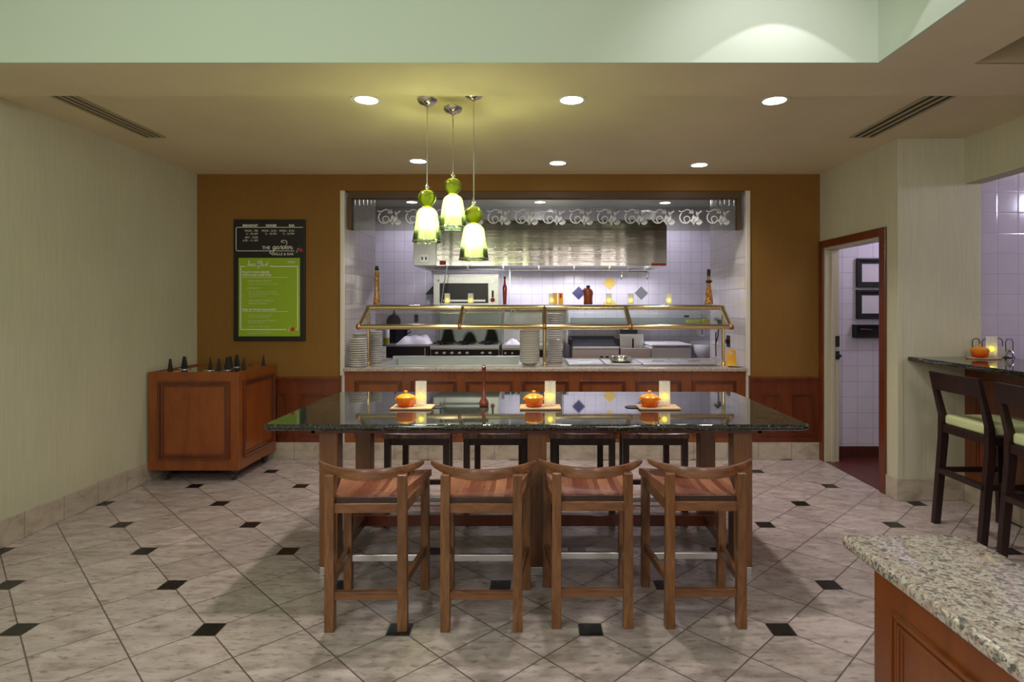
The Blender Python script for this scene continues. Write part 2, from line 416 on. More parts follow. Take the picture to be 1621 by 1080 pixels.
def pendglass(name, c, tl, clear, rays, con, fq):
    t = NT(name)
    # crackle: denser and thinner streaks in the blown glass around its axis
    sp = t.n('ShaderNodeSeparateXYZ'); t.l(t.n('ShaderNodeTexCoord').outputs['Object'], sp.inputs[0])
    ang = t.math('ARCTAN2', sp.outputs[1], sp.outputs[0])
    cb = t.n('ShaderNodeCombineXYZ'); t.l(t.math('MULTIPLY', t.math('COSINE', ang), 2.2), cb.inputs[0]); t.l(t.math('MULTIPLY', t.math('SINE', ang), 2.2), cb.inputs[1]); t.l(t.math('MULTIPLY', sp.outputs[2], rays), cb.inputs[2])
    n = t.noise(cb.outputs[0], fq, 4, .6, .4)
    tr = t.n('ShaderNodeBsdfTransparent'); t.l(t.mix(t.ramp(n, [(.42, 0.), (.58, 1.)]), tuple(k*con for k in c), c), tr.inputs[0])
    tlb = t.n('ShaderNodeBsdfTranslucent'); tlb.inputs[0].default_value = (*tl, 1)
    gl = t.n('ShaderNodeBsdfGlossy'); gl.inputs['Roughness'].default_value = .08
    a = t.n('ShaderNodeMixShader'); a.inputs[0].default_value = 1-clear; t.l(tr.outputs[0], a.inputs[1]); t.l(tlb.outputs[0], a.inputs[2])
    fr = t.n('ShaderNodeFresnel'); fr.inputs[0].default_value = 1.45
    b = t.n('ShaderNodeMixShader'); t.l(fr.outputs[0], b.inputs[0]); t.l(a.outputs[0], b.inputs[1]); t.l(gl.outputs[0], b.inputs[2])
    t.l(b.outputs[0], t.out.inputs[0]); return t.m
M['pendshade'] = pendglass('green_shade_glass', (.93,.98,.80), (.64,.84,.40), .78, 8, .66, 3.2)
M['pendball'] = pendglass('green_ball_glass', (.92,.97,.40), (.90,1.0,.18), .70, 30, .30, 3.0)

# ------------------------------------------------------------------ geometry of the place
BACK = 5.935; XL = -3.362; XR = 2.857; CEIL = 2.845; SOF = 2.78
D1, D2 = 3.55, 3.064; COLD = 4.674; XB = 3.388
# floor
b = MB(); b.prism([(XL-.1,-1.5),(3.6,-1.5),(3.6,COLD+.02),(XR+.0,COLD+.02),(XR+.0,BACK+.02),(XL-.1,BACK+.02)], -.05, 0, 'z')
struct('floor', b, M['floor'])
b = MB(); b.box(XR, 5.2, COLD+.02, 6.1, -.05, -.001); struct('floor_passage', b, M['quarryfl'])
b = MB(); b.box(-3.3, XR, BACK+.02, 8.9, -.05, 0); b.box(XR, 3.2, 6.1, 8.9, -.05, 0); struct('floor_kitchen', b, M['quarryfl'])
# walls
b = MB(); b.box(XL-.12, XL, -1.5, BACK+.15, 0, 3.4); struct('wall_left', b, M['wallcover'])
b = MB()
OL, OR, OT = -1.886, 2.113, 2.68
b.box(XL, OL-.03, BACK, BACK+.13, 0, 3.4); b.box(OR+.03, XR, BACK, BACK+.13, 0, 3.4); b.box(OL-.03, OR+.03, BACK, BACK+.13, OT, 3.4)
struct('wall_back', b, M['brown'])
# right wall with doorway
DN, DF, DH = 4.895, 5.845, 2.10
b = MB(); b.box(XR, XR+.13, COLD, DN, 0, CEIL+.3); b.box(XR, XR+.13, DF, BACK+.2, 0, CEIL+.3); b.box(XR, XR+.13, DN, DF, DH, CEIL+.3)
struct('wall_right', b, M['wallcover'])
b = MB(); b.box(XR+.13, 3.517, COLD, COLD+.13, 0, CEIL+.3); struct('wall_column', b, M['wallcover'])
b = MB(); b.box(XR+.001, XR+.045, COLD-.006, COLD+.001, .17, CEIL-.02, .002); struct('trim_7', b, M['wallcover'])   # corner guard
b = MB(); b.box(XB, XB+.14, -1.5, COLD, 2.489, CEIL+.3); struct('wall_header_right', b, M['wallcover'])
b = MB(); b.box(3.517, 6.5, 4.80, 4.93, 0, 3.4); struct('wall_bar_back', b, M['tilebar'])
b = MB(); b.box(6.5, 6.6, -1.5, 4.93, 0, 3.4); struct('wall_bar_side', b, M['tilebar'])
b = MB(); b.box(XB+.14, 6.5, -1.5, 4.8, 2.9, 3.0); struct('ceiling_bar', b, M['ceiling'])
b = MB(); b.box(3.6, 6.5, -1.5, 4.8, -.05, 0); struct('floor_bar', b, M['quarryfl'])
# passage room behind the doorway
b = MB(); b.box(XR+.13, 5.2, 6.0, 6.1, .11, 3.2); struct('wall_passage_back', b, M['tilex'])
b = MB(); b.box(XR+.13, 5.2, 5.985, 6.0, 0, .115, .004); struct('baseboard_passage', b, M['quarry'])
b = MB(); b.box(5.2, 5.3, 4.8, 6.1, 0, 3.2); struct('wall_passage_side', b, M['tiley'])
b = MB(); b.box(XR+.13, 5.2, 4.93, 6.0, 2.7, 2.8); struct('ceiling_passage', b, M['ceiling'])
# kitchen shell
KB, KZ = 8.8, 2.99
wk = None
b = MB(); b.box(-3.3, 3.2, KB, KB+.1, 0, 3.2); wk = struct('wall_kitchen_back', b, M['tilex'])
b = MB(); b.box(-3.4, -3.3, BACK+.13, KB, 0, 3.2); struct('wall_kitchen_left', b, M['tiley'])
b = MB(); b.box(3.1, 3.2, 6.1, KB, 0, 3.2); struct('wall_kitchen_right', b, M['tiley'])
b = MB(); b.box(-3.3, 3.2, BACK+.13, KB, KZ, KZ+.08); struct('ceiling_kitchen', b, plain('kitchen_ceiling_paint', (.60,.58,.55), .7))
b = MB(); b.box(OL-.03, OL, BACK-.001, BACK+.13, 0, OT-.001); b.box(OL-.15, OL, BACK+.13, 7.08, 0, KZ); struct('wall_wing_left', b, M['tiley'])
b = MB(); b.box(OR, OR+.03, BACK-.001, BACK+.13, 0, OT-.001); b.box(OR, OR+.15, BACK+.13, 7.12, 0, KZ); struct('wall_wing_right', b, M['tiley'])
for k, (x0, x1) in enumerate(((OL-.045, OL), (OR, OR+.045))):
    b = MB(); b.box(x0, x1, BACK-.016, BACK, .835, 2.68, .006); struct('trim_%d' % (k+1), b, M['tiletrim'])
# coloured tiles set in the kitchen wall
for px, py, mt, lb in ((965,448,'yellowtile','yellow diamond tile'), (916,464,'bluetile','navy blue diamond tile'), (1015,464,'greytile','grey diamond tile'), (965,481,'yellowtile','yellow diamond tile')):
    cx, cz = PX(px, KB), PZ(py, KB); r = .099
    b = MB(); b.prism([(cx-r,cz),(cx,cz-r),(cx+r,cz),(cx,cz+r)], KB-.004, KB+.001, 'y'); o = obj('accent_tile', b, M[mt], wk, label=lb)
# ceiling
b = MB(); b.box(XL-.1, 4.4, D1, BACK+.01, CEIL, CEIL+.06); struct('ceiling', b, M['ceiling'])
b = MB(); b.box(XL-.1, 4.4, D2+.02, D1, SOF, CEIL+.06); b.box(1.795, 2.28, -1.5, D2+.02, SOF, SOF+.03)
struct('ceiling_soffit', b, M['ceiling'])
b = MB(); b.box(XL-.1, 1.795, D2, D2+.02, SOF-.0, 3.5); b.box(1.775, 1.795, -1.5, D2, SOF, 3.5); struct('wall_tray', b, M['tray'])
b = MB(); b.box(XL-.1, 1.775, -1.5, D2, 3.42, 3.5); struct('ceiling_tray', b, M['tray'])
b = MB(); b.box(2.28, 4.4, D2, D2+.02, SOF, 3.1); b.box(2.26, 2.28, -1.5, D2, SOF+.03, 3.1); b.box(2.28, 3.388, -1.5, D2, 3.05, 3.1); struct('wall_tray_right', b, M['traydark'])
# base tiles
def base(name, x0, x1, y0, y1, h=.17):
    b = MB(); b.box(x0, x1, y0, y1, 0, h, .004); struct(name, b, M['basetile'])
base('baseboard_left', XL, XL+.014, -1.5, BACK)
base('baseboard_back_left', XL+.014, OL-.02, BACK-.02, BACK)
base('baseboard_back_right', OR+.02, XR, BACK-.02, BACK)
base('baseboard_column', XR-.014, XB, COLD-.014, COLD)
base('baseboard_corner', XR-.014, XR, COLD, DN-.088)
# doorway trim and jamb
b = MB()
b.box(XR-.018, XR, DN-.085, DN, 0, DH+.07, .004); b.box(XR-.018, XR, DF, DF+.085, 0, DH+.07, .004); b.box(XR-.018, XR, DN, DF, DH, DH+.07, .004)
tr = struct('trim_3', b, M['cherrydk'])
b = MB(); b.box(XR-.004, XR+.135, DF-.02, DF+.001, 0, DH-.02, .003); b.box(XR-.004, XR+.135, DN-.001, DN+.02, 0, DH-.02, .003); b.box(XR-.004, XR+.135, DN, DF, DH-.02, DH+.001, .003)
b.box(XR+.055, XR+.085, DF-.035, DF-.02, 0, DH-.02, .002)
tr4 = struct('trim_4', b, M['creampaint'])
b = MB(); b.box(XR+.10, XR+.133, DF-.034, DF-.02, PZ(549,5.82), PZ(532,5.82)); b.box(XR+.10, XR+.133, DF-.034, DF-.02, PZ(569,5.82), PZ(556,5.82)); b.cyl((XR+.118, DF-.03, PZ(563,5.82)), (XR+.118, DF-.075, PZ(563,5.82)), .014)
obj('strike_plate', b, M['matteblack'], tr4)
# wainscot panelling
def wains(n, x0, x1, panels):
    y = BACK
    b = MB(); b.box(x0, x1, y-.012, y, .17, .80); b.box(x0, x1, y-.03, y, .795, .825, .006); b.box(x0, x1, y-.02, y, .775, .797, .004)
    r = struct('wall_wainscot_'+n, b, M['cherrydk'])
    for (p0, p1) in panels:
        m = MB(); m.frame(PX(p0,y), PX(p1,y), .24, .66, .026, y-.030, y-.012, .004); obj('panel_moulding', m, M['glaze'], r)
wains('left', XL+.014, OL-.045, ((440,457),(476,535)))
wains('right', OR+.045, XR-.018, ((1205,1234),(1250,1285)))

# frames on passage wall
fr = None
for k, (y0, y1, lb) in enumerate(((409,455,'upper of two black framed white prints beyond the doorway'), (459,505,'lower of two black framed white prints beyond the doorway'))):
    t = thing('picture_frame', lb, 'picture frame', (PX(1382,5.97), 5.975, PZ(y1,5.97)))
    m = MB(); x0 = PX(1357,5.97); x1 = x0+.40; z0, z1 = PZ(y1,5.97), PZ(y0,5.97)
    m.frame(x0, x1, z0, z1, .042, 5.965, 6.0, .003); obj('frame', m, M['matteblack'], t, W=True)
    m = MB(); m.box(x0+.04, x1-.04, 5.985, 5.995, z0+.04, z1-.04); obj('print', m, M['cloth'], t, W=True)
t = thing('wall_rack', 'black horizontal rack on tiled wall under the framed prints', 'rack', (PX(1375,5.97), 5.96, PZ(535,5.97)))
m = MB(); x0 = PX(1351,5.97); m.frame(x0, x0+.44, PZ(535,5.97), PZ(514,5.97), .025, 5.93, 6.0, .003); m.box(x0+.01, x0+.43, 5.97, 6.0, PZ(534,5.97), PZ(515,5.97)); obj('body', m, M['matteblack'], t, W=True)
m = MB(); m.cyl((x0+.05, 5.94, PZ(521,5.97)), (x0+.17, 5.94, PZ(522,5.97)), .006); obj('knife_handle', m, M['syrup'], t, W=True)

# ------------------------------------------------------------------ ceiling fixtures
def downlight(px, py, zc, label, ref=None, group='recessed ceiling downlights', rr=.088):
    d = (zc-EYE)*F/(486-py); loc = (PX(px, d), d, zc)
    if ref: return dup(ref, loc, 0, label, group)
    t = thing('recessed_downlight', label, 'ceiling light', loc, 0, group)
    m = MB(); m.lathe([(rr*.82,0),(rr*.82,-.004),(rr*1.12,-.004),(rr*1.12,.0)], seg=32); obj('trim_ring', m, M['trimwhite'], t, smooth=True)
    m = MB(); m.lathe([(.001,-.0035),(rr*.84,-.0035),(rr*.84,-.001)], seg=32); obj('lens', m, M['downlight'], t, label='glowing white lens')
    return t
dl = downlight(580, 158, CEIL, 'round recessed ceiling downlight left of the pendant canopies')
downlight(905, 158, CEIL, 'round recessed downlight, middle of the front row in tan ceiling', dl)
downlight(1226, 159, CEIL, 'round recessed downlight in tan ceiling left of the right vent', dl)
downlight(662, 255, CEIL, 'small far downlight behind left pendant rod, near brown wall', dl)
downlight(883, 258, CEIL, 'middle far downlight just above the brown back wall', dl)
downlight(1107, 261, CEIL, 'right far downlight just above the brown back wall', dl)
downlight(652, 320, KZ, 'kitchen ceiling downlight behind the left green pendant', dl, 'kitchen ceiling downlights')
downlight(855, 320, KZ, 'kitchen ceiling downlight in middle above etched glass', dl, 'kitchen ceiling downlights')
downlight(1053, 321, KZ, 'kitchen ceiling downlight at right above etched glass', dl, 'kitchen ceiling downlights')

def vent(x0, x1, y0, y1, label):
    t = thing('linear_air_vent', label, 'air vent', ((x0+x1)/2, (y0+y1)/2, CEIL), 0, 'ceiling slot vents')
    w = (x1-x0)
    m = MB(); m.box(x0, x1, y0, y1, CEIL-.003, CEIL-.001); obj('slots', m, M['matteblack'], t, W=True)
    m = MB()
    for k in range(4):
        xx = x0+w*k/3; m.box(xx-.010, xx+.010, y0-.01, y1+.01, CEIL-.010, CEIL, .002)
    m.box(x0, x1, y1, y1+.018, CEIL-.008, CEIL, .002); m.box(x0, x1, y0-.018, y0, CEIL-.008, CEIL, .002)
    obj('frame', m, M['ventpaint'], t, W=True)
vent(-3.015, -2.875, 3.57, 4.62, 'long black slotted ceiling vent beside the left wall')
vent(2.465, 2.635, 3.57, 4.62, 'long black slotted ceiling vent at right near the column')

# ------------------------------------------------------------------ pendants
def pendant(px, d, zbot, label, ref=None):
    loc = (PX(px, d), d, zbot)
    if ref is None:
        t = thing('pendant_lamp', label, 'pendant lamp', loc, 0, 'green glass pendants')
        # local z=0 at rim
        def th(pr, w=.003): return pr+[(max(r-w, .001), z) for r, z in reversed(pr)]+[pr[0]]
        m = MB(); m.lathe(th([(.092,.0),(.088,.03),(.080,.09),(.070,.15),(.064,.185),(.057,.20),(.042,.212),(.030,.220)]), seg=40); obj('shade', m, M['pendshade'], t, smooth=True)
        m = MB(); m.lathe(th([(.030,.218),(.029,.226),(.036,.236),(.049,.250),(.057,.268),(.059,.284),(.055,.300),(.044,.315),(.028,.325),(.012,.329)]), seg=40); obj('glass_ball', m, M['pendball'], t, smooth=True)
        m = MB(); m.lathe([(.0925,-.003),(.0945,.0),(.0945,.008),(.0925,.008),(.0925,-.003)], seg=40); obj('rim_band', m, M['chrome'], t, smooth=True)
        m = MB(); m.lathe([(.001,.095),(.010,.097),(.016,.106),(.018,.118),(.016,.130),(.011,.145),(.010,.175),(.001,.176)], seg=20); obj('bulb', m, M['bulb'], t, smooth=True)
        m = MB(); m.cyl((0,0,.17), (0,0,.33), .006); m.lathe([(.011,.325),(.016,.335),(.014,.352),(.007,.36),(.007,.37)], seg=16); obj('socket', m, M['chrome'], t, smooth=True)
    else:
        t = dup(ref, loc, 0, label)
    h = CEIL-zbot
    m = MB(); m.cyl((0,0,.36), (0,0,h-.03), .0045, seg=8)
    obj('rod', m, M['chrome'], t)
    m = MB(); m.lathe([(.008,h-.052),(.012,h-.046),(.020,h-.040),(.045,h-.032),(.060,h-.016),(.065,h-.002),(.065,h)], seg=32); obj('canopy', m, M['chrome'], t, smooth=True)
    return t, loc
P1 = None
t, l1 = pendant(676, 3.79, 1.935, 'left green glass pendant lamp hanging above the granite table')
ps = [l1]
base_p = t
# copies share the glass parts, each gets its own rod and canopy
def pend_copy(px, d, zb, label):
    r = bpy.data.objects.new('pendant_lamp', None); COL.objects.link(r); r.location = (PX(px,d), d, zb); tag(r, label, 'pendant lamp', 'green glass pendants')
    for ch in list(base_p.children):
        if ch.name.startswith(('rod', 'canopy')): continue
        dup(ch, parent=r)
    h = CEIL-zb
    m = MB(); m.cyl((0,0,.36), (0,0,h-.03), .0045, seg=8); obj('rod', m, M['chrome'], r)
    m = MB(); m.lathe([(.008,h-.052),(.012,h-.046),(.020,h-.040),(.045,h-.032),(.060,h-.016),(.065,h-.002),(.065,h)], seg=32); obj('canopy', m, M['chrome'], r, smooth=True)
    ps.append((PX(px,d), d, zb))
pend_copy(717, 3.95, 2.045, 'middle green glass pendant lamp, hanging highest of the three')
pend_copy(750, 3.68, 1.813, 'right green glass pendant lamp, hanging lowest of the three')

# ------------------------------------------------------------------ valance in the opening
t = thing('etched_glass_valance', 'glass valance with white etched scrolls across the top of the kitchen opening', 'glass valance', (0.1, 5.99, 2.29))
yv = 6.0
m = MB(); m.box(OL+.03, OR-.03, yv-.05, yv+.05, PZ(315,yv), 2.68); m.box(PX(552,yv), PX(558,yv), yv-.04, yv+.04, PZ(364,yv), PZ(314,yv)); m.box(PX(1166,yv), PX(1172,yv), yv-.04, yv+.04, PZ(364,yv), PZ(314,yv))
obj('frame', m, M['browntrim'], t, W=True)
m = MB(); m.box(PX(558,yv), PX(1166,yv), yv-.004, yv+.004, PZ(365,yv), PZ(314,yv)); g = obj('glass_panel', m, M['valglass'], t, W=True)
m = MB()
def arc(cx, cz, r, a0, a1, n=18, k=0.0):
    return [(cx+(r+k*i/n)*math.cos(math.radians(a0+(a1-a0)*i/n)), cz+(r+k*i/n)*math.sin(math.radians(a0+(a1-a0)*i/n))) for i in range(n+1)]
x = 598.5
zt, zb = PZ(332.5,yv), PZ(356.5,yv); zc = (zt+zb)/2; R = (zt-zb)/2
def leaf(m, x, z, L, a, w):
    n = 8; pts = []; ws = []
    for i in range(n+1):
        f = i/n; pts.append((x+L*f*math.cos(a+.5*f), z+L*f*math.sin(a+.5*f))); ws.append(max(.0015, w*math.sin(PI*min(1, f*1.0+.08))))
    m.ribbon(pts, w, yv-.008, yv-.0045, [q*1.3 for q in ws])
while x < 1160:
    X = PX(x, yv)
    m.ribbon(arc(X+.065, zc-.004, R*.80, 130, 345, 22, -.012), .012, yv-.008, yv-.0045)       # big open ring
    m.ribbon(arc(X+.078, zc-.018, R*.42, -10, 250, 16, -.004), .009, yv-.008, yv-.0045)       # inner curl
    m.ribbon([(X-.004+.02*k, zt-.008-.012*math.sin(k*1.1)) for k in range(8)], .010, yv-.008, yv-.0045)
    m.ribbon(arc(X+.245, zc+.010, R*.75, 110, 235, 14), .013, yv-.008, yv-.0045)
    for (dx, dz, L, a, w) in ((.135,-.02,.05,.9,.022), (.150,-.05,.055,2.2,.024), (.165,-.045,.06,1.1,.024), (.17,-.055,.07,-.35,.026), (.155,-.03,.05,-2.2,.02), (.19,-.02,.05,-.9,.022), (.185,.01,.055,1.4,.02), (.10,.045,.05,.2,.016), (.135,.035,.05,1.3,.016)):
        leaf(m, X+dx, zc+dz, L, a, w)
    x += 43.3
obj('etched_scrolls', m, M['etched'], g, W=True, label='white frosted scroll and leaf pattern')

# ------------------------------------------------------------------ serving counter
CF = 5.90
t = thing('serving_counter_cabinet', 'long cherry wood serving counter front with seven framed panels', 'counter cabinet', (.1, 6.4, 0))
m = MB(); m.box(OL+.002, OR-.002, CF+.02, CF+.06, .17, .88); m.box(OL+.002, OL+.04, CF+.06, 6.95, 0, .88); m.box(OR-.04, OR-.002, CF+.06, 6.95, 0, .88); m.box(OL+.04, OR-.04, 6.91, 6.95, 0, .88); obj('body', m, M['cherry'], t, W=True)
m = MB(); m.box(OL+.0, OR-.0, CF+.0, CF+.03, .0, .17, .004); obj('tile_plinth', m, M['basetile'], t, W=True, label='beige stone tile plinth')
for (a, c) in ((561,635),(649,722),(737,812),(826,900),(917,990),(1007,1079),(1096,1166)):
    m = MB(); m.frame(PX(a,CF), PX(c,CF), .235, PZ(603,CF), .026, CF-.004, CF+.022, .004); obj('panel_moulding', m, M['glaze'], t, W=True)
wa0, wa1 = PX(593,6.0)+.03, PX(828,6.0)-.03; wb0, wb1 = PX(897,6.02)+.03, PX(1138,6.02)-.03
m = MB(); m.box(OL+.003, OR-.003, 5.86, 6.03, .88, .92, .010, 3)
for a, c, d0, d1 in ((OL+.003, wa0, 6.03, 6.98), (wa1, wb0, 6.03, 6.98), (wb1, OR-.003, 6.03, 6.98), (wa0, wa1, 6.79, 6.98), (wb0, wb1, 6.59, 6.98)): m.box(a, c, d0-.012, d1, .881, .9199)
tag(obj('serving_countertop', m, M['pinkgranite']), 'pinkish speckled granite worktop on the serving counter', 'countertop')

# drop-in wells
t = thing('cold_well', 'wide recessed stainless steel well left on the serving counter', 'food well', (-.87, 6.4, .92))
x0, x1, y0, y1 = PX(593,6.0), PX(828,6.0), 6.0, 6.82
m = MB(); m.box(x0, x1, y0, y0+.05, .9205, .930, .002); m.box(x0, x1, y1-.05, y1, .9205, .96, .003); m.box(x0, x0+.05, y0+.05, y1-.05, .9205, .930, .002); m.box(x1-.05, x1, y0+.05, y1-.05, .9205, .930, .002)
obj('rim', m, M['steel'], t, W=True)
m = MB(); a0, a1, c0, c1 = x0+.05, x1-.05, y0+.05, y1-.05
m._add([(a0,c0,.921),(a1,c0,.921),(a1,c1,.93),(a0,c1,.93),(a0+.04,c0+.03,.78),(a1-.04,c0+.03,.78),(a1-.04,c1-.03,.78),(a0+.04,c1-.03,.78)], [(4,5,6,7),(0,1,5,4),(1,2,6,5),(2,3,7,6),(3,0,4,7)])
obj('basin', m, M['wellsteel'], t, W=True)
t = thing('hot_well', 'stainless steel well with flat covered trays right on the serving counter', 'food well', (1.1, 6.3, .92))
x0, x1, y0, y1 = PX(897,6.02), PX(1138,6.02), 6.0, 6.62
m = MB(); m.box(x0, x1, y0, y1, .9205, .926, .002); obj('rim', m, M['dksteel'], t, W=True)
for (a, c) in ((0.02,.385),(.40,.765),(.78,1.145),(1.16,1.52)):
    m = MB(); m.box(x0+a, x0+c, y0+.05, y1-.06, .926, .944, .006)
    o = obj('tray_lid', m, M['steel'], t, W=True)
    if a == .40: continue
    m = MB(); cx = x0+(a+c)/2; m.box(cx-.06, cx+.06, y0+.2, y0+.22, .950, .958, .003); m.box(cx-.06, cx-.05, y0+.2, y0+.22, .935, .95); m.box(cx+.05, cx+.06, y0+.2, y0+.22, .935, .95)
    obj('handle', m, M['chrome'], o, W=True)
cx, cy = PX(984,6.2), 6.24
m = MB(); m.lathe([(.001,0),(.085,0),(.118,.012),(.120,.03),(.118,.034),(.112,.032),(.108,.055),(.098,.066),(.001,.070)], cx, cy, .9445, 32)
m.cyl((cx, cy, 1.0135), (cx, cy, 1.030), .012); 
tag(obj('chafing_pan', m, M['chrome'], smooth=True), 'round shiny stainless pan with lid on the trays', 'pan')

# plates and bowls
def plate_mesh(r, h, mat, bowl=False):
    m = MB()
    if bowl: m.lathe([(r*.45,0),(r*.5,.003),(r*.90,h*1.15),(r*.965,h*1.35),(r*.97,h*1.75),(r,h*1.85),(r,h*2.1),(r*.95,h*2.1),(r*.86,h*1.5),(r*.3,h*.6),(.001,h*.6)], seg=28)
    else: m.lathe([(r*.75,0),(r*.78,h*.1),(r*.97,h*.28),(r,h*.42),(r,h*.82),(r*.98,h*.92),(r*.7,h*.6),(.001,h*.55)], seg=28)
    return m
def stack(px, d, n, r, hgt, where, group, bowl=False, zb=.9205):
    x = PX(px, d); h = hgt/n; first = None
    for k in range(n):
        lab = ('topmost' if k == n-1 else ORD[k] + ('' if k == 0 else ' from the bottom')) + ' ' + ('bowl' if bowl else 'plate') + ' ' + where
        lab = 'white '+('bowl' if bowl else 'plate')+', '+('topmost' if k == n-1 else ('lowest' if k == 0 else ORD[k]+' up'))+' '+where
        jx, jy = random.uniform(-.0015,.0015), random.uniform(-.0015,.0015)
        if first is None:
            first = obj('bowl' if bowl else 'plate', plate_mesh(r, h, None, bowl), M['chinadk' if bowl else 'china'], smooth=True); first.location = (x+jx, d+jy, zb)
            tag(first, lab, 'bowl' if bowl else 'plate', group)
        else:
            dup(first, (x+jx, d+jy, zb+k*h), random.uniform(0, 6), lab, group)
stack(567, 5.985, 13, .089, PZ(535,5.985)-.92, 'in the front left stack on serving counter', 'plates in the front left stack')
stack(572, 6.27, 14, .089, PZ(527.5,6.27)-.92, 'in the stack just behind the front left one', 'plates in the second left stack')
stack(594.5, 6.40, 15, .072, PZ(524,6.4)-.92, 'in the slim tall stack beside steel well', 'plates in the slim left stack')
stack(604.5, 6.72, 7, .05, PZ(549,6.72)-.92, 'in the short stack behind the slim one', 'small plates at left')
stack(838.5, 6.13, 15, .104, .34, 'in the tall stack left of brass post', 'bowls left of the centre post', True)
stack(878, 6.42, 23, .084, PZ(496,6.42)-.92, 'in the tallest stack right of brass post', 'plates right of the centre post')
t = thing('plate_rack', 'thin wire rack around the tallest plate stack', 'rack', (PX(878,6.42), 6.42, .92))
m = MB()
for a in (-.35, PI+.35, 1.2, PI-1.2): m.tube([(.095*math.cos(a), .095*math.sin(a), 0), (.095*math.cos(a), .095*math.sin(a), .50)], .003, 6)
for z in (.004, .25): m.tube([(.095*math.cos(2*PI*k/24), .095*math.sin(2*PI*k/24), z) for k in range(24)], .003, 6, close=True)
obj('wire_frame', m, M['chrome'], t)

# sneeze guard
DT, DL = 6.12, 5.83
zT, zL = PZ(487,DT), PZ(517.5,DL)
t = thing('sneeze_guard', 'polished brass sneeze guard with glass over the serving counter', 'sneeze guard', (PX(862,6.0), 6.1, .92))
rr = .026
def part_tube(name, pts, r, mat='brass', seg=14):
    m = MB(); m.tube(pts, r, seg); return obj(name, m, M[mat], t, W=True, smooth=True)
part_tube('top_rail', [(PX(580,DT),DT,zT), (PX(1146,DT),DT,zT)], rr)
part_tube('lower_rail', [(PX(567,DL),DL,zL), (PX(1158,DL),DL,zL)], rr)
for p1, p2 in ((583,568),(733,728),(862,862),(990,998),(1143,1157)):
    m = MB(); m.tube([(PX(p1,DT),DT,zT), (PX(p2,DL),DL,zL)], .025, 14); o = obj('slanted_arm', m, M['brass'], t, W=True, smooth=True)
    m = MB(); m.lathe([(.001,-.028),(.02,-.026),(.027,-.012),(.027,.012),(.02,.026),(.001,.028)], 0,0,0, 16); m.bm.transform(Matrix.Translation((PX(p2,DL),DL-.004,zL))); obj('joint_cap', m, plain('copper_cap', (.55,.26,.13), .3, 1) if 'cc' not in M else M['cc'], o, W=True, smooth=True)
    if 'cc' not in M: M['cc'] = bpy.data.materials['copper_cap']
for p in (583, 862, 1145):
    m = MB(); x = PX(p, DT); m.cyl((x,DT,.921), (x,DT,zT-.0), .019); m.lathe([(.036,0),(.036,.006),(.024,.014),(.021,.03)], x, DT, .921, 20); obj('post', m, M['brass'], t, W=True, smooth=True)
m = MB(); m.box(PX(583,DT), PX(1143,DT), DT, DT+.34, zT+.022, zT+.030, .002); obj('glass_shelf', m, M['glass'], t, W=True)
gpts = [(PX(583,DT)+.02,DT,zT-.02),(PX(1143,DT)-.02,DT,zT-.02),(PX(1157,DL)-.02,DL+.0,zL+.02),(PX(568,DL)+.02,DL+.0,zL+.02)]
m = MB(); m.frust([gpts[3], gpts[2], (gpts[2][0],DL+.008,gpts[2][2]), (gpts[3][0],DL+.008,gpts[3][2])], [gpts[0], gpts[1], (gpts[1][0],DT+.008,gpts[1][2]), (gpts[0][0],DT+.008,gpts[0][2])]); obj('glass_front', m, M['glass'], t, W=True)
SH = zT+.031; SD = 6.25

# things on the glass shelf
def bottle(name, px, d, z, prof, mat, capprof, capmat, label, cat='bottle', sx=1):
    t = thing(name, label, cat, (PX(px,d), d, z))
    m = MB(); m.lathe(prof, seg=24, sx=sx); obj('glass_body', m, M[mat], t, smooth=True)
    m = MB(); m.lathe(capprof, seg=16); obj('cap', m, M[capmat], t, smooth=True)
    return t
bottle('oil_bottle', 596.5, SD, SH, [(.034,0),(.036,.01),(.030,.08),(.026,.18),(.024,.32),(.018,.345),(.014,.36)], 'herboil', [(.015,.36),(.022,.365),(.024,.375),(.017,.385),(.017,.405),(.001,.408)], 'black', 'tall slim bottle of brown herb oil, left end of glass shelf')
bottle('vinegar_bottle', 799, SD, SH, [(.016,0),(.018,.01),(.022,.10),(.024,.17),(.022,.19),(.012,.215),(.009,.27)], 'redvinegar', [(.010,.27),(.011,.272),(.012,.295),(.001,.297)], 'black', 'slender dark red bottle on glass shelf beside the steel oven')
bt = bottle('syrup_bottle', 931, SD, SH, [(.044,0),(.048,.008),(.046,.06),(.050,.10),(.053,.125),(.046,.15),(.024,.168),(.018,.175)], 'syrup', [(.018,.173),(.020,.176),(.020,.20),(.001,.202)], 'black', 'squat amber syrup jug with black cap on glass shelf')
m = MB(); m.tube([(-.045,0,.115),(-.052,0,.15),(-.035,0,.17),(-.018,0,.165)], .006, 8); obj('handle', m, M['syrup'], bt, smooth=True)
bt = bottle('spice_bottle', 1122, SD, SH, [(.043,0),(.045,.01),(.042,.05),(.034,.12),(.022,.19),(.016,.25),(.015,.30)], 'herboil', [(.016,.30),(.018,.302),(.018,.37),(.001,.372)], 'matteblack', 'tall tapered bottle with black ribbon, right end of glass shelf')
m = MB(); m.lathe([(.017,.225),(.032,.235),(.036,.243),(.030,.252),(.017,.26)], seg=10, fn=lambda a, z: 1+.25*math.sin(5*a)); obj('ribbon', m, M['matteblack'], bt)

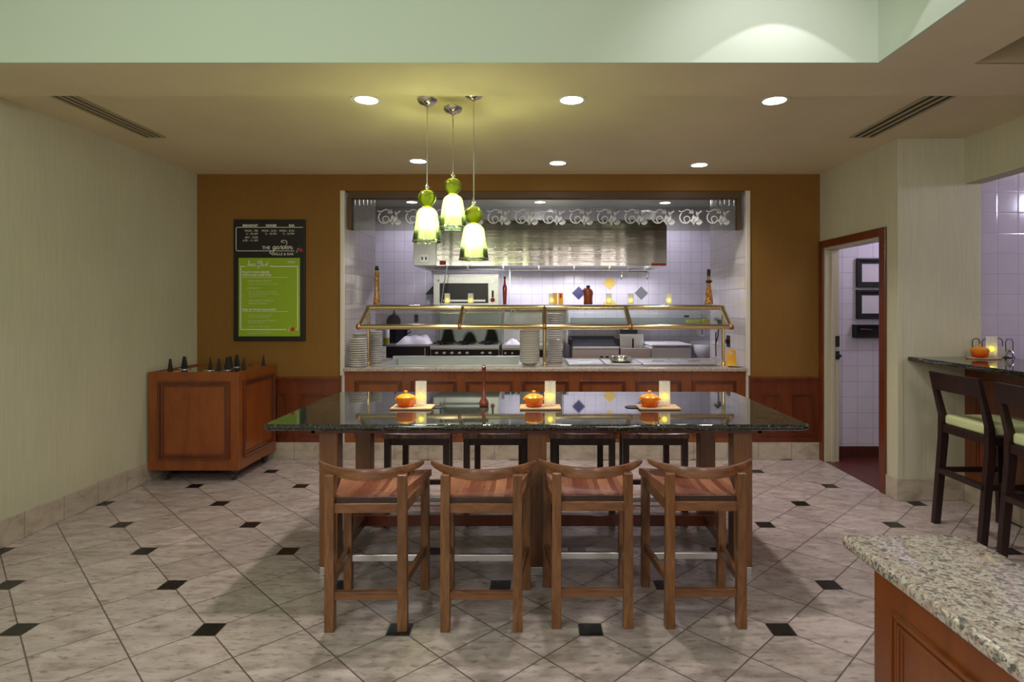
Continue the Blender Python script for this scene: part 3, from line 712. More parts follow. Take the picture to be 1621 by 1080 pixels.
def candle_parts(t, r, h):
    m = MB(); m.lathe([(r*.93,0),(r*.95,.002),(r,.01),(r,h),(r*.93,h),(r*.90,.012),(.001,.010)], seg=28); obj('glass_cylinder', m, M['candleglass'], t, smooth=True)
    m = MB(); m.lathe([(r*.6,.010),(r*.6,h*.18),(.001,h*.18)], seg=16); obj('candle', m, M['china'], t, smooth=True)
    fr_ = min(r*.52, .020); zc = h*.38
    m = MB(); m.lathe([(.001,-fr_),(fr_*.7,-fr_*.7),(fr_,0),(fr_*.7,fr_*.7),(.001,fr_*1.1)], cz=zc, seg=14); obj('flame', m, M['flame'], t, smooth=True, label='glowing yellow flame')
cand = thing('candle_holder', 'frosted candle glass on glass shelf, first from the left', 'candle holder', (PX(708,SD), SD, SH), 0, 'small candles on the glass shelf')
candle_parts(cand, .030, .118)
for px, lb in ((745,'second candle glass from the left, before the steel oven'), (873,'frosted candle glass on glass shelf beside the orange boxes'), (964,'frosted candle glass on shelf in front of yellow diamond tile'), (998.5,'frosted candle glass on shelf left of grey diamond tile'), (1058.5,'frosted candle glass on shelf nearest the ribboned bottle')):
    dup(cand, (PX(px,SD), SD, SH), 0, lb)
for px, h, lb, red in ((878.5,.125,'plain orange carton behind the candle on glass shelf', 0), (887.5,.125,'orange carton with red mark on glass shelf', 1)):
    x = PX(px, SD+.08); t = thing('carton', lb, 'carton', (x, SD+.08, SH))
    m = MB(); m.box(-.024,.024,-.02,.02,0,h,.002); obj('box', m, M['yellowcard'], t)
    if red:
        m = MB(); m.box(-.012,.010,-.0212,-.0195,h*.55,h*.92); obj('printed_mark', m, M['redink'], t)

# countertop items at right
t = thing('table_card', 'small yellow orange card with white print by right tile wall', 'sign', (PX(1158,5.99), 5.99, .9205))
m = MB(); m.frust([(-.047,-.02,0),(.047,-.02,0),(.047,.03,0),(-.047,.03,0)], [(-.045,0,.165),(.045,0,.165),(.045,.008,.165),(-.045,.008,.165)]); obj('card', m, M['yellowcard'], t)
def text(s, size, x, y, z, mat, parent, W=True, align='LEFT', shear=0, name='lettering', rot=(PI/2,0,0), bold=0, sx=1.0, space=1.0):
    cu = bpy.data.curves.new('t', 'FONT'); cu.body = s; cu.size = size; cu.align_x = align; cu.shear = shear; cu.extrude = .0006; cu.offset = bold; cu.space_character = space
    cu.resolution_u = 2
    to = bpy.data.objects.new('t', cu); COL.objects.link(to); dg = bpy.context.evaluated_depsgraph_get()
    me = bpy.data.meshes.new_from_object(to.evaluated_get(dg)); bpy.data.objects.remove(to)
    me.transform(Matrix.Scale(sx, 4, (1,0,0))); me.transform(Matrix.Rotation(rot[2],4,'Z') @ Matrix.Rotation(rot[0],4,'X'))
    off = Vector((x, y, z))
    if W and parent:
        q = parent
        while q: off -= Vector(q.location); q = q.parent
    me.transform(Matrix.Translation(off)); me.materials.clear(); me.materials.append(mat)
    o = bpy.data.objects.new(name, me); COL.objects.link(o)
    if parent: o.parent = parent
    return o
text('24', .045, PX(1158,5.96), 5.965, PZ(561.5,5.96), M['ink'], t, align='CENTER', bold=.001)
m = MB(); m.lathe([(.03,0),(.05,.004),(.075,.012),(.072,.014),(.04,.007),(.001,.006)], PX(1166,5.92), 5.945, .921, 24); tag(obj('saucer', m, M['china'], smooth=True), 'white saucer at right end of serving counter', 'saucer')
# right wing: outlet, cord phone
t = thing('wall_outlet', 'black electrical outlet on right white tile wing wall', 'outlet', (OR, 6.46, PZ(540,6.46)))
m = MB(); m.box(OR-.010, OR, 6.40, 6.50, PZ(549,6.45), PZ(531,6.45), .003); obj('plate', m, M['black'], t, W=True)
m = MB(); m.box(OR-.035, OR-.010, 6.43, 6.47, PZ(544,6.45), PZ(537,6.45), .004); obj('plug', m, M['black'], t, W=True)
t = thing('wall_phone', 'black handset with hanging cord on right tile wing wall', 'telephone', (OR-.02, 6.72, PZ(505,6.7)))
m = MB(); z0 = PZ(506,6.75); m.tube([(OR-.06,6.62,z0-.01),(OR-.04,6.72,z0+.01),(OR-.03,6.82,z0)], .016, 8); m.box(OR-.03, OR, 6.70, 6.76, z0-.05, z0, .004); obj('handset', m, M['black'], t, W=True)
m = MB(); m.tube([(OR-.02,6.73,z0-.05),(OR-.02,6.76,z0-.20),(OR-.03,6.80,z0-.27),(OR-.02,6.83,z0-.15),(OR-.02,6.84,z0-.30),(OR-.02,6.83,.95)], .007, 8); obj('cord', m, M['black'], t, W=True)

# ------------------------------------------------------------------ hood and kitchen line
HF = 7.5; hx0, hx1 = PX(655,HF), PX(1055.5,HF); hz0, hz1 = PZ(421,HF), PZ(347,HF)
t = thing('range_hood', 'long stainless steel kitchen exhaust hood on the tiled wall', 'range hood', ((hx0+hx1)/2, 8.1, hz0))
m = MB(); m.prism([(HF,hz0),(HF,hz1-.02),(HF+.03,hz1),(HF+.06,hz1),(HF+.03,hz1-.02),(HF+.03,hz0)], hx0, hx1, 'x'); obj('front_panel', m, M['hoodsteel'], t, W=True, smooth=True)
m = MB()
for xx in (hx0, hx1-.03): m.box(xx, xx+.03, HF+.03, KB-.005, hz0, hz1-.02)
m.box(hx0, hx1, HF+.1, KB-.005, hz1-.03, hz1); obj('side_panel', m, M['steel'], t, W=True)
m = MB(); m.box(hx0+.03, hx1-.03, KB-.06, KB-.005, PZ(429,KB-.05), hz1-.03); obj('rear_trough', m, M['steel'], t, W=True)
for k in range(6):
    w = (hx1-hx0-.1)/6; xx = hx0+.05+k*w
    m = MB(); m.frust([(xx,KB-.30,hz0+.12),(xx+w-.02,KB-.30,hz0+.12),(xx+w-.02,KB-.07,hz0+.03),(xx,KB-.07,hz0+.03)],[(xx,KB-.30,hz0+.15),(xx+w-.02,KB-.30,hz0+.15),(xx+w-.02,KB-.07,hz0+.06),(xx,KB-.07,hz0+.06)]); obj('grease_filter', m, M['steel'], t, W=True)
m = MB(); m.box(hx0+.0, hx0+.285, HF-.02, HF-.001, hz0+.003, hz0+.335, .004); obj('control_panel', m, M['steel'], t, W=True)
m = MB(); m.box(PX(665,HF), PX(679,HF), HF-.03, HF-.018, PZ(416,HF), PZ(403,HF), .003); sw = obj('switch_plate', m, M['alum'], t, W=True)
m = MB()
for px in (669, 675): m.box(PX(px,HF)-.008, PX(px,HF)+.008, HF-.036, HF-.028, PZ(412,HF), PZ(407,HF))
obj('switch', m, M['sooty'], sw, W=True)
for a, c, e, f_ in ((696,706,419.5,413),(1031,1054,420.5,417)):
    m = MB(); m.box(PX(a,HF), PX(c,HF), HF-.006, HF, PZ(e,HF), PZ(f_,HF)); obj('warning_label', m, M['redink'], t, W=True)
t = thing('suppression_pipe', 'chrome pipe with two drop nozzles under right part of hood', 'pipe', (PX(1010,8.0), 8.0, PZ(432,8.0)))
m = MB(); zz = PZ(431,8.0)
m.tube([(PX(994,8),8.0,PZ(421,8)),(PX(994,8),8.0,zz)], .010, 8); m.tube([(PX(986,8),8.0,zz),(PX(1027,8),8.0,zz)], .010, 8)
obj('pipe', m, M['chrome'], t, W=True)
for px in (985, 1026):
    m = MB(); m.tube([(PX(px,8),8,zz+.01),(PX(px,8),8,zz-.045),(PX(px-2,8),8-.03,zz-.075),(PX(px-3,8),8-.05,zz-.10)], .010, 8); obj('nozzle', m, M['chrome'], t, W=True, smooth=True)

KD = 7.9
def kx(px, d=KD): return PX(px, d)
def kz(py, d=KD): return PZ(py, d)
# left worktable
t = thing('black_worktable', 'low black kitchen work table at left behind plates', 'work table', (kx(646), 8.2, 0))
m = MB(); m.box(kx(600), kx(679), KD+.02, 8.75, 0, kz(549), .004); obj('body', m, M['black'], t, W=True)
m = MB(); m.box(kx(599), kx(680.5), KD, 8.78, kz(549), kz(545.5), .004); obj('top', m, M['steel'], t, W=True)
m = MB(); m.box(kx(671.5), kx(673), KD+.012, KD+.02, .5, kz(551)); obj('door_edge', m, M['steel'], t, W=True)
TT = kz(545.5)+.001
# cloths
def cloth_lump(px0, px1, d0, z, h, name, label, seed):
    random.seed(seed); b = MB(); nx, ny = 22, 12; x0, x1 = kx(px0), kx(px1); vs = []; fs = []
    ph = [random.uniform(0, 6) for _ in range(6)]
    for j in range(ny+1):
        for i in range(nx+1):
            u, v = i/nx, j/ny; e = (1-abs(2*u-1)**3)*(1-abs(2*v-1)**3)
            zz = z+h*e*(.75+.18*math.sin(7*u+ph[0])+.10*math.sin(17*u+5*v+ph[1])+.08*math.sin(9*v+ph[2]))
            vs.append((x0+(x1-x0)*u+.01*math.sin(9*v+ph[3]), d0+.42*v+.01*math.sin(8*u+ph[4]), max(z, zz)))
    for j in range(ny):
        for i in range(nx):
            a = j*(nx+1)+i; fs.append((a, a+1, a+nx+2, a+nx+1))
    n = len(vs); vs2 = [(x_, y_, z-.0005) for x_, y_, z_ in vs]; fs2 = [tuple(i+n for i in reversed(f)) for f in fs]
    b._add(vs+vs2, fs+fs2); o = obj(name, b, M['cloth'], smooth=True); tag(o, label, 'towel'); return o
cloth_lump(626, 679, 7.93, TT, .15, 'folded_towel', 'crumpled white towel heap on the black kitchen work table', 3)
t = thing('stock_pot', 'dark round pot behind the towel on black work table', 'pot', (kx(628,8.35), 8.42, TT))
m = MB(); m.lathe([(.10,0),(.125,.01),(.135,.16),(.142,.20),(.136,.20),(.12,.02),(.001,.015)], seg=28); obj('body', m, M['iron'], t, smooth=True)
m = MB(); m.tube([(.13,0,.17),(.18,0,.18),(.18,0,.14),(.13,0,.12)], .008, 8); m.tube([(-.13,0,.17),(-.18,0,.18),(-.18,0,.14),(-.13,0,.12)], .008, 8); obj('handle', m, M['iron'], t)
t = thing('hanging_pan', 'black pan hanging by its handle on tiled kitchen wall', 'pan', (PX(624,8.76), 8.76, PZ(512,8.76)))
m = MB(); cx, cz = PX(624,8.76), PZ(509,8.76); m.M = Matrix.Translation((cx, 8.765, cz)) @ Matrix.Rotation(PI/2, 4, 'X'); m.lathe([(.001,0),(.09,0),(.105,.04),(.10,.04),(.088,.008),(.001,.006)], seg=28); m.M = Matrix.Identity(4); obj('bowl', m, M['iron'], t, W=True, smooth=True)
m = MB(); m.tube([(cx,8.76,cz+.08),(cx+.004,8.75,cz+.15),(cx+.022,8.75,cz+.22)], [.03,.014,.010], 8); obj('handle', m, M['iron'], t, W=True)
m = MB(); m.box(PX(656,KB), PX(662,KB), KB-.012, KB, PZ(510,KB), PZ(498,KB), .003); tag(obj('wall_outlet', m, M['iron']), 'dark square outlet on tiled wall left of oven', 'outlet')
t = thing('squeeze_bottle', 'translucent squeeze bottle with green liquid beside slim plate stack', 'bottle', (kx(610.8,7.95), 7.98, TT))
m = MB(); m.lathe([(.038,0),(.040,.004),(.040,.085),(.001,.086)], seg=20); obj('liquid', m, M['oilgreen'], t, smooth=True)
m = MB(); m.lathe([(.0405,.0855),(.0405,.19),(.034,.205),(.018,.212),(.014,.235),(.001,.237)], seg=20); obj('bottle_top', m, M['lightgrey'], t, smooth=True)

# range with salamander
t = thing('gas_range', 'stainless gas range with black burners below the oven', 'gas range', (kx(735), 8.3, 0))
rx0, rx1 = kx(681), kx(790.5)
m = MB(); m.box(rx0, rx1, KD, 8.72, 0, kz(547), .004); obj('body', m, M['steel'], t, W=True)
m = MB(); m.box(rx0+.01, rx1-.01, KD-.012, KD, kz(564), kz(553.5), .003); pnl = obj('control_panel', m, M['matteblack'], t, W=True)
for px in (692, 704, 716, 728, 740, 764, 776):
    m = MB(); m.cyl((kx(px),KD-.04,kz(558.5)), (kx(px),KD-.012,kz(558.5)), .016); m.box(kx(px)-.022, kx(px)+.022, KD-.05, KD-.038, kz(558.5)-.007, kz(558.5)+.007); obj('knob', m, M['alum'], pnl, W=True)
m = MB(); m.box(rx0, rx1, KD-.03, KD, kz(552), kz(546.5), .005); obj('front_ledge', m, M['alum'], t, W=True)
m = MB(); m.tube([(rx0+.04,KD-.05,kz(569)),(kx(718),KD-.05,kz(569))], .010, 8); m.tube([(kx(722),KD-.05,kz(569)),(rx1-.04,KD-.05,kz(569))], .010, 8); obj('oven_handle', m, M['alum'], t, W=True)
for i, px in enumerate((700, 735, 772)):
    for yy in (8.08, 8.42):
        m = MB(); x = PX(px, 8.0); z = kz(547)
        m.lathe([(.05,0),(.055,.012),(.001,.014)], x, yy, z, 16)
        for a in range(4):
            m.M = Matrix.Translation((x, yy, z)) @ Matrix.Rotation(a*PI/4, 4, 'Z'); m.box(-.13, .13, -.006, .006, .014, .03)
        m.M = Matrix.Identity(4); obj('burner', m, M['matteblack'], t, W=True)
# scorched splash plate: burnt marks are stains with their own shape
def scorched():
    q = NT('scorched_splash_steel'); sp = q.n('ShaderNodeSeparateXYZ'); q.l(q.n('ShaderNodeNewGeometry').outputs['Position'], sp.inputs[0])
    m_ = None
    for px in (709, 743, 778):
        dx = q.math('DIVIDE', q.math('SUBTRACT', sp.outputs[0], PX(px, 8.7)), .12); dz = q.math('DIVIDE', q.math('SUBTRACT', sp.outputs[2], .96), .32 if px != 743 else .24)
        r = q.math('SQRT', q.math('ADD', q.math('MULTIPLY', dx, dx), q.math('MULTIPLY', dz, dz)))
        r = q.math('ADD', r, q.math('MULTIPLY', q.math('SUBTRACT', q.noise(q.coord('World', (9,9,9)), 1, 3), .5), .3)); m_ = r if m_ is None else q.math('MINIMUM', m_, r)
    c = q.ramp(m_, [(.75, (.015,.015,.012)), (1.0, (.40,.44,.42))]); q.bsdf(c, .38, .75); return q.m
m = MB(); m.box(rx0+.002, PX(795,8.7), 8.71, 8.74, kz(547), PZ(489,8.7), .002); obj('splash_plate', m, scorched(), t, W=True)
# salamander oven
SDD = 8.2
t = thing('salamander_oven', 'stainless wall oven with wide black window above the range', 'oven', (PX(738,SDD), 8.45, PZ(489,SDD)))
sx0, sx1, sz0, sz1 = PX(686,SDD), PX(789.5,SDD), PZ(489,SDD), PZ(434,SDD)
m = MB(); m.box(sx0, sx1, SDD, 8.74, sz0, sz1, .004); obj('body', m, M['steel'], t, W=True)
m = MB(); m.box(PX(696,SDD), PX(773,SDD), SDD-.006, SDD, PZ(480,SDD), PZ(448.5,SDD), .002); obj('window', m, plain('dark_oven_glass', (.006,.006,.006), .3), t, W=True)
m = MB(); m.box(PX(702,SDD), PX(769,SDD), SDD-.06, SDD-.03, PZ(478,SDD), PZ(474.5,SDD), .004); m.box(PX(704,SDD), PX(706,SDD), SDD-.04, SDD, PZ(478,SDD), PZ(475,SDD)); m.box(PX(766,SDD), PX(768,SDD), SDD-.04, SDD, PZ(478,SDD), PZ(475,SDD)); obj('handle', m, M['alum'], t, W=True)
for py, r, mt in ((446,.018,'chrome'), (475,.030,'redink')):
    m = MB(); m.cyl((PX(780,SDD),SDD-.035,PZ(py,SDD)), (PX(780,SDD),SDD,PZ(py,SDD)), r); obj('knob', m, M[mt], t, W=True, label='dark red knob' if mt == 'redink' else None)
m = MB(); m.box(PX(778.5,SDD), PX(781.5,SDD), SDD-.004, SDD, PZ(471,SDD), PZ(460,SDD)); obj('gauge_strip', m, M['matteblack'], t, W=True)
text('American', .085, PX(692,SDD), SDD-.004, PZ(444.5,SDD), M['alum'], t, shear=.4, bold=.001)
m = MB(); m.prism([(PX(691,SDD),PZ(444,SDD)),(PX(698,SDD),PZ(438,SDD)),(PX(697,SDD),PZ(441,SDD)),(PX(694,SDD),PZ(446,SDD))], SDD-.004, SDD, 'y'); obj('logo_mark', m, M['matteblack'], t, W=True)
t = thing('wall_dispenser', 'small box with black sloping hood left of the steel oven', 'dispenser', (PX(680,8.5), 8.6, PZ(475,8.5)))
m = MB(); m.box(PX(675,8.5), PX(685.5,8.5), 8.5, 8.78, PZ(475,8.5), PZ(466,8.5), .003); obj('body', m, M['greyplastic'], t, W=True)
m = MB(); m.prism([(PX(673.5,8.5),PZ(466,8.5)),(PX(685.5,8.5),PZ(466,8.5)),(PX(685.5,8.5),PZ(453,8.5))], 8.48, 8.78, 'y'); obj('hood', m, M['black'], t, W=True)
m = MB(); m.tube([(PX(708,8.0),8.0,PZ(421,8.0)),(PX(702,8.0),8.0,PZ(455,8.0)),(PX(698.5,8.0),8.0,PZ(481,8.0))], .008, 8); m.tube([(PX(698.5,8.0),8.0,PZ(481,8.0)),(PX(701,8.0),8.0,PZ(484,8.0))], .012, 8)
tag(obj('pull_rod', m, M['alum']), 'thin slanting steel rod hanging under hood before the oven', 'rod')
m = MB(); m.tube([(PX(807,8.65),8.65,PZ(425,8.65)),(PX(807,8.65),8.65,PZ(489,8.65))], .012, 8); tag(obj('gas_pipe', m, M['lightgrey']), 'thin vertical pipe on the wall right of steel oven', 'pipe')
# second unit (griddle)
t = thing('griddle_range', 'stainless griddle with tall back guard behind bowl stack', 'griddle', (kx(840), 8.3, 0))
gx0, gx1 = kx(794.5), kx(892)
m = MB(); m.box(gx0, gx1, KD, 8.7, 0, kz(552), .004); obj('body', m, M['steel'], t, W=True)
m = MB(); m.box(gx0, gx1, KD-.03, 8.7, kz(552), kz(546), .004); obj('griddle_plate', m, M['alum'], t, W=True)
m = MB(); m.box(gx0+.01, gx1-.01, KD-.012, KD, kz(565), kz(554)); pnl = obj('control_panel', m, M['matteblack'], t, W=True)
for px in (800, 811, 880):
    m = MB(); m.cyl((kx(px),KD-.04,kz(559)), (kx(px),KD-.012,kz(559)), .014); obj('knob', m, M['alum'], pnl, W=True)
m = MB(); m.box(PX(797,8.6), PX(897,8.6), 8.66, 8.72, kz(546), PZ(492,8.6), .003); m.box(PX(897,8.6)-.03, PX(897,8.6), 8.2, 8.7, kz(546), PZ(492,8.6), .003); obj('back_guard', m, M['steel'], t, W=True)
m = MB(); m.box(PX(796,8.6), PX(897,8.6), 8.35, 8.72, PZ(492,8.5), PZ(490,8.5), .003); obj('top_shelf', m, M['sooty'], t, W=True)
m = MB(); m.box(PX(794,8.0), PX(798.5,8.0), 8.0, 8.04, kz(546), PZ(489,8.0), .003); obj('corner_post', m, M['lightgrey'], t, W=True)
cloth_lump(799, 822, 7.93, kz(546)+.001, .07, 'crumpled_towel', 'small crumpled white towel on griddle left of bowl stack', 5)
t = thing('tongs', 'steel tongs hanging from shelf edge above the griddle', 'tongs', (PX(808,8.3), 8.3, PZ(503,8.3)))
m = MB(); m.tube([(PX(811,8.3),8.32,PZ(489,8.3)),(PX(807,8.3),8.3,PZ(497,8.3)),(PX(803.5,8.3),8.3,PZ(503,8.3))], .008, 6); m.tube([(PX(811,8.3),8.32,PZ(489,8.3)),(PX(818.5,8.3),8.3,PZ(495,8.3))], .008, 6); obj('arm', m, M['alum'], t, W=True)
# charbroiler
t = thing('charbroiler', 'stainless charbroiler with black ribbed grate', 'grill', (kx(942), 8.25, 0))
cx0, cx1 = kx(906), kx(980)
m = MB(); m.box(cx0, cx1, KD+.01, 8.6, 0, kz(550), .004); obj('body', m, M['steel'], t, W=True)
m = MB(); m.box(cx0, cx1, KD-.03, KD+.03, kz(553), kz(549), .008); obj('front_ledge', m, M['alum'], t, W=True)
m = MB()
n = 34
for k in range(n):
    x = cx0+.02+(cx1-cx0-.04)*k/(n-1); m.frust([(x-.006,KD+.05,kz(549)),(x+.006,KD+.05,kz(549)),(x+.006,8.5,kz(549)+.07),(x-.006,8.5,kz(549)+.07)],[(x-.006,KD+.05,kz(549)+.015),(x+.006,KD+.05,kz(549)+.015),(x+.006,8.5,kz(549)+.085),(x-.006,8.5,kz(549)+.085)])
obj('grate', m, plain('worn_iron_bars', (.14,.13,.16), .25, .9), t, W=True)
m = MB(); m.box(cx0-.02, cx0, KD+.03, 8.55, kz(549), kz(549)+.10); m.box(cx1, cx1+.012, KD+.03, 8.55, kz(549), kz(549)+.10); m.box(cx0-.02, cx1+.012, 8.5, 8.55, kz(549), kz(549)+.11); obj('grate_guard', m, M['matteblack'], t, W=True)
for px in (952, 961):
    m = MB(); m.cyl((kx(px),KD-.025,kz(566)), (kx(px),KD+.01,kz(566)), .022); obj('knob', m, M['black'], t, W=True)
# fryer
t = thing('deep_fryer', 'stainless deep fryer with open oil tank and raised back', 'deep fryer', (kx(1005), 8.25, 0))
fx0, fx1 = kx(982), kx(1030.5)
m = MB(); m.box(fx0, fx1, KD, 8.6, 0, kz(552.5), .004); obj('body', m, M['steel'], t, W=True)
m = MB(); m.box(fx0, fx1, KD-.01, KD+.03, kz(553), kz(551.5), .003); m.box(fx0, fx0+.02, KD+.03, 8.45, kz(552.5), kz(552.5)+.012); m.box(fx1-.02, fx1, KD+.03, 8.45, kz(552.5), kz(552.5)+.012); obj('tank_rim', m, M['alum'], t, W=True)
m = MB(); m.box(fx0+.02, fx1-.02, KD+.03, 8.42, kz(552.5)+.001, kz(552.5)+.004); obj('oil', m, M['fryoil'], t, W=True, label='dark brown frying oil')
m = MB(); m.box(PX(981,8.45), PX(1019,8.45), 8.45, 8.6, kz(552.5), PZ(529,8.45), .004); m.box(PX(981,8.45), PX(1019,8.45), 8.42, 8.45, PZ(533.5,8.45), PZ(532,8.45)); obj('back_riser', m, M['steel'], t, W=True)
m = MB(); m.box(PX(982.5,8.5), PX(1009,8.5), 8.5, 8.56, PZ(529,8.5), PZ(518,8.5), .003); obj('flue_cover', m, M['matteblack'], t, W=True)
m = MB(); m.tube([(PX(1000,8.3),8.2,PZ(551,8.2)),(PX(1001,8.2),8.15,PZ(536,8.2))], .012, 8); obj('basket_handle', m, M['black'], t, W=True)
# refrigerated chest
t = thing('chest_freezer', 'pale grey chest freezer with white lid beside the fryer', 'freezer', (kx(1064), 8.25, 0))
ex0, ex1 = kx(1031.5), kx(1096)
m = MB(); m.box(ex0+.005, ex1-.01, KD+.015, 8.6, 0, kz(550), .012, 3); obj('body', m, M['lightgrey'], t, W=True)
m = MB(); m.box(ex0, ex1, KD, 8.62, kz(549), kz(545.2), .012, 3); obj('lid', m, M['white'], t, W=True)
m = MB(); m.box(kx(1071), kx(1092), KD-.012, KD, kz(548.4), kz(546.4), .003); obj('handle', m, M['greyplastic'], t, W=True)
# wall shelf rail
t = thing('wall_shelf', 'long grey green steel shelf on the tiled wall above freezer', 'shelf', (PX(1015,8.6), 8.7, PZ(512,8.6)))
m = MB(); m.box(PX(903,8.55), PX(1121,8.55), 8.55, 8.58, PZ(512,8.55), PZ(502.5,8.55), .004); m.box(PX(903,8.55), PX(1121,8.55), 8.55, 8.79, PZ(512,8.55), PZ(511,8.55), .002); obj('shelf_board', m, plain('grey_green_steel', (.45,.52,.47), .35, .3), t, W=True)
m = MB(); m.box(PX(1088,8.5), PX(1114,8.5), 8.50, 8.549, PZ(512,8.5), PZ(507,8.5), .003); tag(obj('label_strip', m, M['lime']), 'pale lime strip at right end of grey green shelf', 'label')
m = MB(); m.box(PX(1113.5,8.49), PX(1127,8.49), 8.49, 8.549, PZ(512.5,8.49), PZ(505.5,8.49), .004); tag(obj('yellow_packet', m, plain('yellow_packet', (.70,.62,.03), .5)), 'yellow packet at right end of grey green shelf', 'packet')
for a, c, e, f_, lb in ((1084,1091,502,499,'tiny black box standing on grey green shelf'),):
    m = MB(); m.box(PX(a,8.6), PX(c,8.6), 8.6, 8.65, PZ(503,8.6), PZ(f_,8.6), .003); tag(obj('timer', m, M['black']), lb, 'timer')
# soap dispenser and hand sink
t = thing('soap_dispenser', 'rounded white soap dispenser on wall above white hand sink', 'soap dispenser', (PX(1112,8.6), 8.72, PZ(535,8.6)))
m = MB(); m.M = Matrix.Translation((PX(1112,8.62), 8.70, PZ(526,8.62))) @ Matrix.Rotation(PI/2, 4, 'X'); m.lathe([(.07,-.09),(.072,0),(.062,.05),(.035,.07),(.001,.075)], seg=28, sx=.85, sy=1.15); m.M = Matrix.Identity(4); obj('shell', m, M['white'], t, W=True, smooth=True)
m = MB(); m.box(PX(1110.5,8.6), PX(1113,8.6), 8.60, 8.63, PZ(530,8.6), PZ(522,8.6), .004); obj('window', m, M['greyplastic'], t, W=True)
t = thing('hand_sink', 'white wall mounted hand sink beside the wing wall', 'sink', (PX(1116,8.4), 8.6, PZ(560,8.4)))
m = MB(); cx = PX(1121,8.45); m.lathe([(.05,-.24),(.09,-.20),(.15,-.10),(.165,0),(.16,.015),(.145,.0),(.10,-.12),(.001,-.14)], cx, 8.60, PZ(548,8.45), 32, 1.0, 1.1); m.box(cx-.17, cx+.17, 8.74, 8.80, PZ(552,8.45), PZ(541,8.45), .012); obj('basin', m, M['white'], t, W=True, smooth=True)
m = MB(); m.tube([(cx-.03,8.5,PZ(556,8.45)-.13),(cx-.03,8.5,PZ(556,8.45)-.30)], .018, 10); m.box(cx-.10, cx+.06, 8.45, 8.6, PZ(556,8.45)-.24, PZ(556,8.45)-.19, .01); obj('drain_trap', m, M['matteblack'], t, W=True)

# ------------------------------------------------------------------ menu board
BD = BACK-.03
t = thing('menu_board', 'black wall menu board with green breakfast menu', 'menu board', (PX(426,BD), BD, PZ(540,BD)))
m = MB(); m.box(PX(369.5,BD), PX(482.5,BD), BD, BACK-.002, PZ(540,BD), PZ(347.5,BD), .004); obj('board', m, M['signblack'], t, W=True)
m = MB(); m.box(PX(378,BD), PX(475,BD), BD-.004, BD+.002, PZ(532.5,BD), PZ(408.5,BD)); obj('green_panel', m, M['signgreen'], t, W=True, label='lime green printed menu panel')
K = BD/F
def line(m, x0, y0, x1, y1, w=1.0, y=BD-.0055):
    a, c = (PX(x0,BD), PZ(y0,BD)), (PX(x1,BD), PZ(y1,BD)); m.ribbon([a, c], w*K, y, y+.0016)
m = MB(); Y = BD-.002
line(m, 375.5,360, 479.5,360, .9, Y); line(m, 373.8,361.5, 373.8,395.5, .9, Y); line(m, 375.5,397.3, 466,397.3, .9, Y)
line(m, 373.8,361.5, 375.5,360, .8, Y); line(m, 373.8,395.5, 375.5,397.3, .8, Y)
obj('header_border', m, M['ink'], t, W=True)
m = MB()
line(m, 381,422, 388.5,422, 1.3); line(m, 427.5,422, 472,422, 1.3); line(m, 381.3,421.5, 381.3,521.8, 1.3); line(m, 471.5,421.5, 471.5,521.8, 1.3); line(m, 381,521.8, 454,521.8, 1.3); line(m, 468.5,521.8, 472,521.8, 1.3)
line(m, 384,439.3, 457,439.3, .5); line(m, 384,493.3, 457,493.3, .5)
obj('menu_border', m, M['ink'], t, W=True)
hdr = BD-.0012
def tx(s, px, py, hpx, mat='ink', al='LEFT', sh=0, y=hdr, bold=0, sx=1.0, nm='lettering'):
    return text(s, hpx*K*1.38, PX(px,BD), y, PZ(py,BD), M[mat], t, align=al, shear=sh, bold=bold, sx=1.0, name=nm)
for s, px, py, h in (('BREAKFAST',408.5,358.6,3.4),('DINNER',438,358.6,3.4),('BAR',466,358.6,3.4)): tx(s, px, py, h, 'ink', 'RIGHT', bold=.0010)
for s, px, py, h in (('MON - FRI',408.5,367,3.3),('6 - 10 AM',408.5,371.8,3.3),('SAT - SUN',408.5,377.4,3.3),('6:30 - 11 AM',408.5,382.3,3.3),('MON - SUN',438,367,3.3),('5 - 10 PM',438,371.8,3.3),('MON - SUN',466,367,3.3),('5 - 10 PM',466,371.8,3.3)):
    tx(s, px, py, h, 'ink', 'RIGHT')
tx('THE', 415, 394.6, 5.0, 'ink', bold=.0006)
tx('GRILLE & BAR', 465, 404.2, 4.2, 'ink', 'RIGHT')
